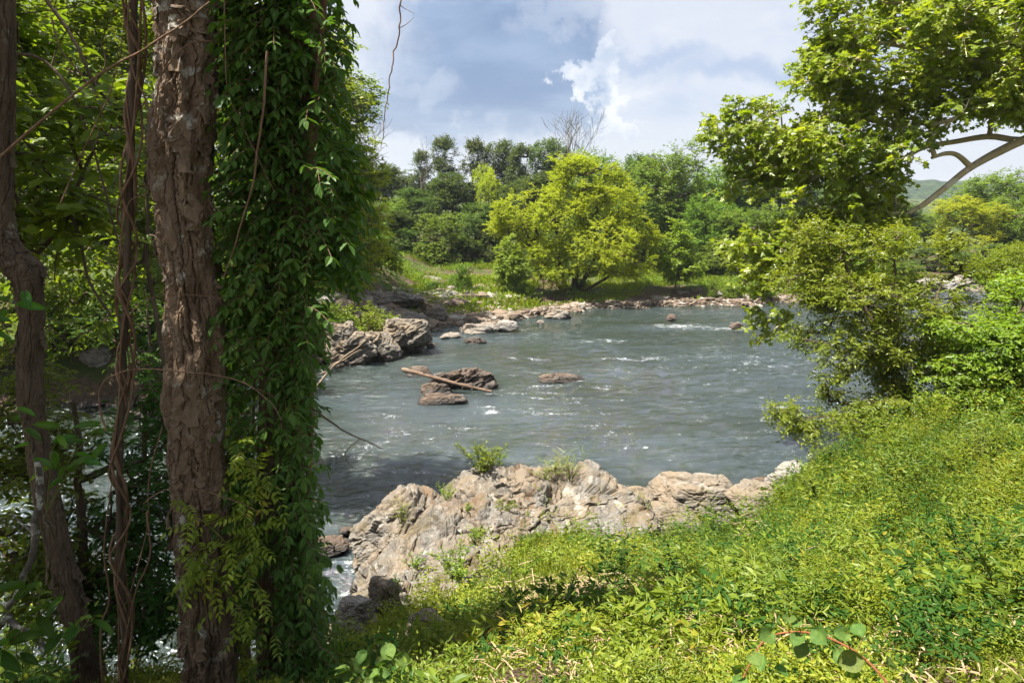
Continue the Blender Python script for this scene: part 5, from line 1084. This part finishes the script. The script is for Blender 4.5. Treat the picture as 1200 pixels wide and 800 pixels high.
# individual weeds, bushes and sticks on the near slope
def clump(px, py, D, h, w, n, leaf, lm, label, name='weed_clump', T=LEAF, wid=.7, seed=0, onrock=False, stems=6, z=None, cat='plant', group='taller weeds standing out on the near slope', flat=.9, tall=1.0):
    r = np.random.default_rng(seed + 300); c = at(px, py, D); x, y = c[0], c[1]
    g_ = float(np.maximum(gz(np.array([x]), np.array([y])), oz(np.array([x]), np.array([y])))[0]) if z is None else z
    o = empty(name, (x, y, g_)); tag(o, label, cat, group); st = Acc(); lf = Acc()
    for k in range(stems):
        a_ = r.uniform(0, 6.28); q = w * .5 * r.uniform(.2, 1); hh = h * r.uniform(.65, 1.1)
        pts = spline(np.array([(x + .15 * q * math.cos(a_), y + .15 * q * math.sin(a_), g_ - .05), (x + q * .6 * math.cos(a_), y + q * .6 * math.sin(a_), g_ + hh * .6), (x + q * 1.05 * math.cos(a_), y + q * 1.05 * math.sin(a_), g_ + hh)]), 10); tube(st, pts, np.linspace(.005, .002, 10) * (1 + h), 4)
        m_ = n // stems; t = r.uniform(.15, 1, m_); P = np.stack([np.interp(t, np.linspace(0, 1, 10), pts[:, j]) for j in range(3)], -1) + r.normal(size=(m_, 3)) * leaf * .25
        an = np.arange(m_) * 2.4 + r.normal(size=m_) * .4; d = np.stack([np.cos(an), np.sin(an), .35 + .3 * r.normal(size=m_)], -1)
        leaves(lf, P, d, np.array([[0, 0, 1.]]) + r.normal(size=(m_, 3)) * .4, leaf * r.uniform(.6, 1.25, m_), T, None, wid)
    st.obj('stem', M['green_stem'], o, smooth=True); lf.obj('leaves', M[lm], o); return o
clump(566, 566, 11.2, .50, .95, 620, .075, 'weed_leaf', 'leafy green bush growing on top of the layered outcrop', 'bush', seed=1, stems=14, cat='bush', group='plants rooted on the outcrop')
clump(585, 560, 11.5, .34, .7, 240, .06, 'bright_shrub', 'yellow-green sprig at the right shoulder of the outcrop bush', 'bush', seed=2, stems=8, cat='bush', group='plants rooted on the outcrop')
clump(524, 566, 10.6, .24, .45, 200, .05, 'bright_shrub', 'small bright plant on the top left corner of the outcrop', seed=3, stems=8, group='plants rooted on the outcrop')
clump(648, 572, 11.0, .22, .7, 160, .16, 'grass', 'tuft of fine grass on the back edge of the outcrop', 'grass_tuft', T=BLADE, wid=1.4, seed=4, stems=10, group='plants rooted on the outcrop')
clump(668, 576, 10.9, .38, .6, 70, .2, 'grass', 'sparse tall grass stalks at the right of the outcrop top', 'grass_tuft', T=BLADE, wid=1., seed=5, stems=10, group='plants rooted on the outcrop')
clump(636, 562, 10.8, .16, .55, 180, .04, 'bright_shrub', 'yellowish low plant beside the fine grass tuft', seed=6, stems=8, group='plants rooted on the outcrop')
clump(590, 600, 9.8, .12, .5, 200, .045, 'weed_leaf', 'low green sprigs in a crack across the outcrop top', seed=7, stems=8, group='plants rooted on the outcrop')
clump(548, 592, 10.0, .10, .3, 100, .04, 'weed_leaf', 'tiny green sprig left of the crack plants', seed=8, stems=6, group='plants rooted on the outcrop')
clump(555, 622, 9.2, .14, .4, 140, .045, 'weed_leaf', 'green sprig on the front ledge of the outcrop', seed=9, stems=6, group='plants rooted on the outcrop')
clump(472, 620, 10.0, .34, .35, 60, .2, 'grass', 'wispy dry grass on the left face of the outcrop', 'grass_tuft', T=BLADE, wid=.8, seed=10, stems=10, group='plants rooted on the outcrop')
clump(485, 672, 8.9, .16, .5, 170, .05, 'weed_leaf', 'green plants on the ledge halfway down the left face', seed=11, stems=8, group='plants rooted on the outcrop')
clump(462, 705, 8.3, .14, .4, 140, .05, 'dark_leaf', 'dark green plant low on the left face of the outcrop', seed=12, stems=7, group='plants rooted on the outcrop')
clump(620, 632, 8.6, .2, .6, 220, .05, 'bright_shrub', 'bright yellow-green plant where the outcrop meets the grass', seed=13, stems=9, group='plants rooted on the outcrop')
for k, (px, py, D, h, w, n, lf_, lm, lab) in enumerate([
    (535, 660, 8.0, .3, .8, 360, .06, 'weed_leaf', 'dense green weed patch in front of the outcrop centre'), (700, 628, 8.2, .18, .7, 260, .05, 'ground_leaf', 'yellow-green weed mound below the right of the outcrop'),
    (780, 655, 8.2, .2, .7, 320, .05, 'weed_leaf', 'tall green weed below the flat-topped boulder'), (720, 690, 6.3, .3, .6, 300, .06, 'dark_leaf', 'dark green weed in the middle of the sunny slope'),
    (840, 645, 8.6, .25, .8, 360, .05, 'weed_leaf', 'broad green weed right below the flat-topped boulder'), (960, 590, 10.6, .5, 1.2, 520, .075, 'weed_leaf', 'dark shaded weed clump above the pale half-buried rock'),
    (1010, 545, 12.4, .7, 1.6, 600, .08, 'bright_shrub', 'bright weed clump under the small leafy tree'), (1090, 540, 12.3, .7, 1.6, 600, .08, 'bright_shrub', 'bright tall weed clump right of the leafy tree foot'),
    (1160, 545, 11.6, .7, 1.6, 600, .08, 'weed_leaf', 'tall weed clump under the dark-shaded tree'), (1050, 600, 9.4, .45, 1.0, 420, .065, 'ground_leaf', 'yellow weed mound midway up the right slope'),
    (1130, 610, 8.8, .5, 1.1, 420, .07, 'bright_shrub', 'leafy weed mound near the right edge below the tree'), (1180, 580, 9.6, .6, 1.2, 420, .08, 'weed_leaf', 'coarse weed at the right edge half way up'),
    (905, 650, 7.4, .4, .9, 380, .06, 'ground_leaf', 'yellow-green weed mound on the middle of the slope'), (560, 610, 9.4, .10, .4, 90, .04, 'bright_shrub', 'small yellow sprig on the grey ledge'),
    (660, 740, 4.8, .22, .5, 280, .045, 'dark_leaf', 'dark low weed near the bottom centre'), (730, 770, 4.0, .26, .6, 320, .045, 'weed_leaf', 'green leafy weed at the bottom right of centre'), (800, 740, 4.8, .28, .7, 340, .05, 'dark_leaf', 'shaded weed clump left of the round-leaved shoot'),
    (1140, 700, 5.0, .5, .9, 420, .07, 'dark_leaf', 'dark broad-leaved weed clump at the right edge'), (1080, 760, 3.9, .35, .7, 360, .06, 'dark_leaf', 'dark weed clump at the bottom right corner area'), (1180, 770, 3.9, .45, .8, 360, .07, 'weed_leaf', 'green weed clump in the bottom right corner'),
    (960, 690, 5.8, .3, .8, 380, .055, 'ground_leaf', 'yellow-green mound behind the round-leaved shoot')]):
    clump(px, py, D, h * 1.25, w, int(n * 1.5), lf_ * 1.0, lm, lab, seed=20 + k, stems=12)
GL = 'tall weeds at the foot of the left trunks'
for k, (x, y, h, w, n, lf_, lm, wd_, lab) in enumerate([
    (-2.9, 3.7, .45, .8, 240, .07, 'dark_leaf', .8, 'leafy green weed at the foot of the wrapped stem'), (-3.5, 4.3, .8, 1.0, 300, .08, 'weed_leaf', .9, 'tall green weed between the kinked trunk and the wrapped stem'),
    (-4.2, 4.9, 1.7, 1.3, 420, .10, 'ground_leaf', .9, 'tall yellow-green weed beside the kinked trunk'), (-2.45, 3.2, .5, .6, 200, .09, 'dark_leaf', .9, 'dark weed below the grey crooked branch'),
    (-3.9, 5.9, 1.6, 1.3, 420, .09, 'weed_leaf', .8, 'tall weed in front of the water behind the kinked trunk'), (-1.6, 3.5, .3, .5, 200, .055, 'dark_leaf', .9, 'dark leafy plant between the two big trunk bases'),
    (-1.1, 3.5, .3, .5, 220, .055, 'dark_leaf', .8, 'dark leafy plant at the foot of the vine-covered trunk'), (-2.1, 5.4, .5, .9, 300, .06, 'weed_leaf', .8, 'green plant at the bank edge behind the shaggy trunk'),
    (-4.9, 5.6, 2.0, 1.1, 420, .09, 'back_leaf', 1., 'sunlit tall sapling at the left edge'), (-2.2, 3.0, .35, .5, 160, .10, 'weed_leaf', 1., 'low broad-leaved plant in the bottom left corner'), (-.8, 3.7, .3, .45, 200, .065, 'vine_leaf', .8, 'dark green shoots right of the vine-covered trunk')]):
    o = clump(600, 400, 1, h, w, n, lf_, lm, lab, seed=60 + k, stems=9, z=0, group=GL, wid=wd_)
    g_ = float(gz(np.array([x]), np.array([y]))[0]); c = at(600, 400, 1)
    o.location = (x, y, g_)
for k, (px, py, D, h, w, n, lab) in enumerate([(1150, 590, 8.8, .8, .7, 90, 'tall seeding grass stalks at the right edge of the slope'), (1110, 560, 10.4, .8, .8, 90, 'tall grass stalks beneath the small leafy tree'), (985, 640, 7.2, .45, .6, 80, 'tuft of arching grass in the middle of the right slope'),
        (880, 600, 9.8, .5, .6, 90, 'dry grass tuft beside the pale half-buried rock'), (900, 690, 5.6, .35, .5, 80, 'grass tuft above the round-leaved shoot'), (610, 705, 5.8, .25, .5, 90, 'dry grass tuft in the straw patch'), (1030, 700, 5.2, .4, .5, 80, 'grass tuft left of the drooping dark weed')]):
    clump(px, py, D, h, w, n, .22 if k % 2 else .28, 'straw' if k in (3, 5) else 'grass', lab, 'grass_tuft', T=BLADE, wid=1.0, seed=90 + k, stems=14)
# large single-leaf plants
def big_leaves(name, base, tips, size, lm, stem, label, T=OVAL, wid=1.0, seed=0, cat='plant', sr=.004, group=None):
    r = np.random.default_rng(seed + 700); o = empty(name, base); tag(o, label, cat, group); st = Acc()
    lst = []
    for tip in tips:
        tip = np.asarray(tip); mid = (np.asarray(base) + tip) / 2 + np.array([0, 0, .08]); c = spline(np.array([base, mid, tip]), 14); tube(st, c, np.linspace(1, .5, 14) * sr, 5)
        for t in np.linspace(.45, 1, 5):
            P = c[int(t * 13)]; an = r.uniform(0, 6.28); d = np.array([math.cos(an), math.sin(an) * .6 - .2, .0 + .3 * r.normal()]); lst.append((P, d))
    for P, d in lst:
        lf = Acc(); leaves(lf, np.array([P]), np.array([d]), np.array([[0, -.35, 1.]]) + r.normal(size=(1, 3)) * .3, size * r.uniform(.7, 1.15), FINE if T is OVAL else FINEL, np.array([r.random()]), wid); lf.obj('leaf', M[lm], o, smooth=True)
    st.obj('stem', M[stem], o, smooth=True); return o
def gpt(x, y): return np.array([x, y, float(gz(np.array([x]), np.array([y]))[0])])
c0 = at(1160, 720, 4.5); big_leaves('broadleaf_weed', gpt(c0[0], c0[1]), [at(1110, 680, 4.4), at(1160, 650, 4.5), at(1060, 655, 4.6), at(1130, 700, 4.2)], .15, 'dark_leaf', 'green_stem', 'dark weed with big drooping leaves near the right edge', LEAF, .9, 1)
c0 = at(1200, 560, 7.5); big_leaves('broadleaf_weed', gpt(c0[0] - .3, 6.0), [at(1165, 620, 5.8), at(1150, 640, 5.7), at(1185, 655, 5.5)], .12, 'vine_leaf', 'red_stem', 'upright dark leaf cluster on a thin stalk at the right', LEAF, .9, 2)
c0 = at(440, 830, 3.0); big_leaves('broadleaf_weed', c0, [at(430, 762, 3.0), at(462, 770, 3.0), at(405, 785, 2.9), at(445, 790, 2.8)], .085, 'round_leaf', 'green_stem', 'soft blue-green leafy plant at the bottom edge left of centre', OVAL, 1.0, 3)
c0 = at(-30, 820, 3.0); big_leaves('broadleaf_weed', c0, [at(30, 690, 3.1), at(75, 700, 3.2), at(10, 755, 3.), at(110, 730, 3.3)], .16, 'dark_leaf', 'green_stem', 'plant with long dark leaves in the lower left corner', LEAF, .8, 4)
c0 = at(-30, 470, 3.4); big_leaves('leafy_branch', c0, [at(30, 345, 3.4), at(8, 352, 3.3)], .13, 'vine_leaf', 'green_stem', 'sprig of pointed leaves entering at the left edge above mid height', LEAF, .75, 5, cat='branch')
c0 = at(55, 600, 3.9); big_leaves('leafy_branch', c0, [at(20, 480, 3.9), at(70, 500, 3.8), at(110, 540, 3.9), at(118, 500, 4.)], .14, 'vine_leaf', 'green_stem', 'sprig of long leaves in front of the kinked trunk at mid height', LEAF, .75, 6, cat='branch')
def round_shoot():
    r = np.random.default_rng(5); c0 = at(1075, 850, 2.1); o = empty('bramble_shoot', c0); tag(o, 'arching reddish shoot with large round soft leaves at the bottom edge', 'plant')
    a_ = Acc(); main = spline(pxpath([(1090, 870, 2.05), (1040, 800, 2.15), (1005, 765, 2.25), (965, 745, 2.35), (930, 740, 2.4), (898, 748, 2.4), (880, 775, 2.35), (862, 815, 2.3)], 2.2), 70); tube(a_, main, np.linspace(.005, .003, 70), 8); a_.obj('stem', M['red_stem'], o, smooth=True)
    lv = [(905, 745, 46), (880, 770, 40), (938, 752, 40), (955, 742, 50), (940, 765, 44), (978, 770, 40), (1010, 775, 56), (1045, 785, 50), (990, 740, 44), (1015, 745, 40), (900, 775, 40), (865, 785, 34), (925, 722, 36), (1060, 795, 40), (870, 800, 40), (1000, 795, 44), (918, 795, 36), (935, 730, 30)]
    for (px, py, s) in lv:
        P = at(px, py - 6, 2.28 + r.uniform(-.08, .08)); k = np.argmin(np.linalg.norm(main - P, axis=1)); b = main[k]; pet = Acc(); d = P - b; L = np.linalg.norm(d) + 1e-6
        d = unit(d + r.normal(size=3) * .04); lf = Acc(); leaves(lf, (b + (P - b) * .7)[None], (d * [1, .5, .4] + [0, -.15, -.1])[None], np.array([[0, -.5, .9]]) + r.normal(size=(1, 3)) * .45, s / FPX * 2.28 * .56, FINE, np.array([r.random()]), 1.05); lf.obj('leaf', M['round_leaf'], o, smooth=True)
        tube(pet, np.array([b, b + (P - b) * .4, b + (P - b) * .72]), .0018, 4); pet.obj('stalk', M['red_stem'], o, smooth=True)
round_shoot()

# logs and sticks
def stick(name, pts, rad, label, m='driftwood', cat='stick', group=None, seed=0, side=(), sides=8, origin=None):
    c = spline(np.array(pts, float), 30); r = np.random.default_rng(seed)
    c = c + fbm(np.stack([np.linspace(0, 3, 30) + seed * 5, np.zeros(30), np.zeros(30)], -1), 3)[:, None] * r.normal(size=(1, 3)) * rad * 1.2
    a_ = Acc(); tube(a_, c, rad * np.linspace(1, .6, 30) * (1 + .12 * r.normal(size=30)), sides)
    for (t, d, L) in side: b = c[int(t * 29)]; tube(a_, spline(np.array([b, b + np.array(d) * L * .5 + [0, 0, .02], b + np.array(d) * L]), 8), np.linspace(.5, .25, 8) * rad, 6)
    o = a_.obj(name, M[m], origin=c[0], smooth=True); tag(o, label, cat, group); return o
q = [at(471, 432, 22.75), at(500, 440, 22.45), at(530, 448, 22.15), at(576, 459, 21.8)]
stick('driftwood_log', q, .08, 'long driftwood log lying across the jagged mid-river rock', 'driftwood_dark', cat='log', seed=2, side=((.3, (.5, -.2, .5), .35), (.7, (.6, .3, .4), .25)))
stick('dead_log', [at(476, 345, 37), at(490, 351, 36.6), at(508, 359, 36.3)], .11, 'bare dead log leaning on the pale grey ledge of the far bank', cat='log', seed=3, side=((.2, (.4, 0, .5), .6),))
stick('driftwood_log', [at(486, 398, 29.0), at(489, 391, 29.1), at(492, 384, 29.3)], .12, 'short weathered log propped on the big tan rocks', cat='log', seed=4)
GS = 'dead sticks on the near slope'
def gs(px, py, D, dz=.03): p_ = at(px, py, D); z_ = max(float(gz(p_[:1], p_[1:2])[0]), float(oz(p_[:1], p_[1:2])[0])); return (p_[0], p_[1], z_ + dz)
stick('stick', [at(515, 733, 4.6), at(532, 756, 4.3), at(556, 790, 3.9)], .016, 'dark broken stick slanting up from the grass left of centre', 'bark_dark', 'stick', GS, 5, side=((.05, (-.9, .2, .1), .25),))
stick('stick', [gs(708, 675, 6.2, .12), gs(725, 690, 6.0, .16), gs(742, 700, 5.7, .1)], .008, 'thin pale curved twig on the sunny slope', 'driftwood', 'stick', GS, 6)
stick('stick', [gs(760, 715, 5.6, .14), gs(785, 730, 5.3, .16), gs(800, 744, 5.0, .1)], .007, 'bleached twig beside the dark weed on the slope', 'driftwood', 'stick', GS, 7)
stick('stick', [gs(582, 742, 4.9, .05), gs(610, 760, 4.6, .09), gs(640, 768, 4.4, .05)], .006, 'thin bleached twig in the dry grass near the bottom', 'driftwood', 'stick', GS, 8)
stick('stick', [gs(630, 795, 3.9, .04), gs(660, 785, 4.0, .1), gs(690, 778, 4.1, .05)], .02, 'dark rotten stick in the grass at the bottom edge', 'bark_dark', 'stick', GS, 9)
stick('stick', [gs(930, 640, 6.6, .25), gs(950, 628, 6.8, .3), gs(965, 622, 7.0, .25)], .006, 'pale dry stalk on the right slope', 'driftwood', 'stick', GS, 10)
print('plants', round(time.time() - T0, 1))
# ------------------------------------------------------------------ air
HZ = 0.00025
if HZ:
    m, nt, out = mat('haze_air'); n = N(nt); v = n.new('VolumePrincipled'); v.inputs['Color'].default_value = (.8, .88, 1, 1); v.inputs['Density'].default_value = HZ; v.inputs['Anisotropy'].default_value = .3
    n.lk(v.outputs[0], out.inputs['Volume']); a_ = Acc()
    X0, X1, Y0, Y1, Z0, Z1 = -1600., 2300., -70., 1560., -12., 75.
    a_.add([(X0, Y0, Z0), (X1, Y0, Z0), (X1, Y1, Z0), (X0, Y1, Z0), (X0, Y0, Z1), (X1, Y0, Z1), (X1, Y1, Z1), (X0, Y1, Z1)], [[0, 3, 2, 1], [4, 5, 6, 7], [0, 1, 5, 4], [1, 2, 6, 5], [2, 3, 7, 6], [3, 0, 4, 7]])
    tag(a_.obj('haze', m), 'thin summer haze in the air', None, None, 'stuff')
# ------------------------------------------------------------------ light and sky
EXPO = 1.72; G = 2 ** -EXPO
az, el = R(-106), R(65)
sd = Vector((math.sin(az) * math.cos(el), math.cos(az) * math.cos(el), math.sin(el)))
L = bpy.data.lights.new('sun', 'SUN'); L.energy = 5.0; L.angle = R(.5); L.color = (1, .95, .86)
lo = bpy.data.objects.new('sun', L); lo.rotation_euler = sd.to_track_quat('Z', 'Y').to_euler(); COL.objects.link(lo)
wd = bpy.data.worlds.new('World'); sc.world = wd; wd.use_nodes = True; nt = wd.node_tree; nt.nodes.clear(); n = N(nt)
sky = n.new('TexSky', sky_type='NISHITA', sun_disc=False); sky.sun_elevation = el; sky.sun_rotation = az % (2 * math.pi); sky.air_density = 1.2; sky.dust_density = 1.5
dirv = n.new('TexCoord').outputs['Generated']
sp = n.new('SeparateXYZ'); n.lk(dirv, sp.inputs[0])
# project to a cloud layer
zc = n.math('MAXIMUM', sp.outputs[2], .03); zc = n.math('ADD', zc, .12)
cx = n.math('DIVIDE', sp.outputs[0], zc); cy = n.math('DIVIDE', sp.outputs[1], zc)
cv = n.new('CombineXYZ'); n.lk(cx, cv.inputs[0]); n.lk(cy, cv.inputs[1])
warp = n.new('TexNoise'); n.lk(dirv, warp.inputs['Vector']); warp.inputs['Scale'].default_value = 11; warp.inputs['Detail'].default_value = 9; warp.inputs['Roughness'].default_value = .62
wv = n.vec('SUBTRACT', warp.outputs['Color'], (.5, .5, .5)).outputs[0]
def blob(px, py, rx, ry, soft=.5, wamt=.16):
    d = ray(px, py); d = d / np.linalg.norm(d)
    a_ = n.new('VectorMath', operation='SCALE'); n.lk(wv, a_.inputs[0]); a_.inputs['Scale'].default_value = wamt
    b_ = n.vec('ADD', dirv, a_.outputs[0]).outputs[0]; b_ = n.vec('SUBTRACT', b_, tuple(d)).outputs[0]
    b_ = n.vec('MULTIPLY', b_, (800 / rx, 800 / rx * .7, 800 / ry)).outputs[0]
    ln = n.new('VectorMath', operation='LENGTH'); n.lk(b_, ln.inputs[0])
    return n.ramp(ln.outputs['Value'], 1 - soft, 1 + soft * .6, 1, 0)
def C(c): return tuple(((v / 255) / 12.92 if v / 255 < .04045 else ((v / 255 + .055) / 1.055) ** 2.4) * G for v in c)
bands = n.noise(cv.outputs[0], .55, 6, .6, .5); puff = n.noise(cv.outputs[0], 1.6, 7, .6, .3)
blue = n.mix(n.ramp(sp.outputs[2], 0, .5), C((196, 210, 235)), C((150, 178, 222)))
cl = n.mix(n.ramp(bands, .30, .50), blue, C((228, 232, 243)))
cl = n.mix(n.ramp(puff, .5, .68, 0, .75), cl, C((243, 243, 248)))
dk = n.mix(n.ramp(puff, .35, .65), C((116, 143, 186)), C((152, 175, 209)))
dkm = n.math('MAXIMUM', blob(580, 72, 128, 88, .3, .17), n.math('MAXIMUM', blob(668, 120, 62, 42, .3, .2), blob(510, 132, 96, 36, .35, .2)))
cl = n.mix(n.math('MULTIPLY', dkm, .95), cl, dk)
def big(*q):
    o_ = blob(*q[0])
    for t_ in q[1:]: o_ = n.math('MAXIMUM', o_, blob(*t_))
    return o_
wh = big((704, 72, 20, 26, .16, .24), (728, 108, 22, 24, .16, .24), (690, 92, 22, 20, .2, .24), (664, 84, 22, 10, .3, .24), (738, 132, 20, 18, .3, .24), (715, 140, 16, 14, .3, .2))
whc = n.mix(n.ramp(warp.outputs['Fac'], .38, .6), C((196, 210, 232)), C((258, 258, 260)))
cl = n.mix(n.math('MULTIPLY', wh, .97), cl, whc)
sh = blob(708, 118, 15, 26, .6, .24); cl = n.mix(n.math('MULTIPLY', sh, .6), cl, C((178, 196, 224)))
wh2 = n.math('MAXIMUM', blob(512, 105, 36, 20, .6, .24), n.math('MAXIMUM', blob(440, 70, 50, 60, .8, .2), blob(650, 20, 46, 14, .6, .2))); cl = n.mix(n.math('MULTIPLY', wh2, .32), cl, C((226, 232, 243)))
bs = n.math('MAXIMUM', blob(890, 78, 110, 13, .8, .1), blob(780, 70, 70, 10, .8, .1)); cl = n.mix(n.math('MULTIPLY', bs, .75), cl, C((172, 191, 224)))
low = n.ramp(sp.outputs[2], .02, .16, .75, 0); cl = n.mix(low, cl, C((222, 227, 240)))
bg1 = n.new('Background'); n.lk(sky.outputs[0], bg1.inputs[0]); bg1.inputs[1].default_value = .07
bg2 = n.new('Background'); n.lk(cl, bg2.inputs[0]); bg2.inputs[1].default_value = 1.0
mx = n.new('MixShader'); mx.inputs[0].default_value = .88; n.lk(bg1.outputs[0], mx.inputs[1]); n.lk(bg2.outputs[0], mx.inputs[2])
wo = n.new('OutputWorld'); n.lk(mx.outputs[0], wo.inputs[0])
wd.cycles.sampling_method = 'MANUAL'; wd.cycles.sample_map_resolution = 512

vs = sc.view_settings; vs.view_transform = 'Standard'; vs.look = 'None'; vs.exposure = EXPO; vs.gamma = 1.0; vs.use_curve_mapping = False
sc.display_settings.display_device = 'sRGB'
cy = sc.cycles; cy.max_bounces = 6; cy.diffuse_bounces = 3; cy.glossy_bounces = 3; cy.transmission_bounces = 4; cy.volume_bounces = 0; cy.transparent_max_bounces = 4
cy.caustics_reflective = False; cy.caustics_refractive = False; cy.use_denoising = True; cy.sample_clamp_indirect = 6; cy.use_adaptive_sampling = True; cy.adaptive_threshold = .015
print('done', round(time.time() - T0, 1), 'objects', len(bpy.data.objects), 'faces', sum(len(m.polygons) for m in bpy.data.meshes))
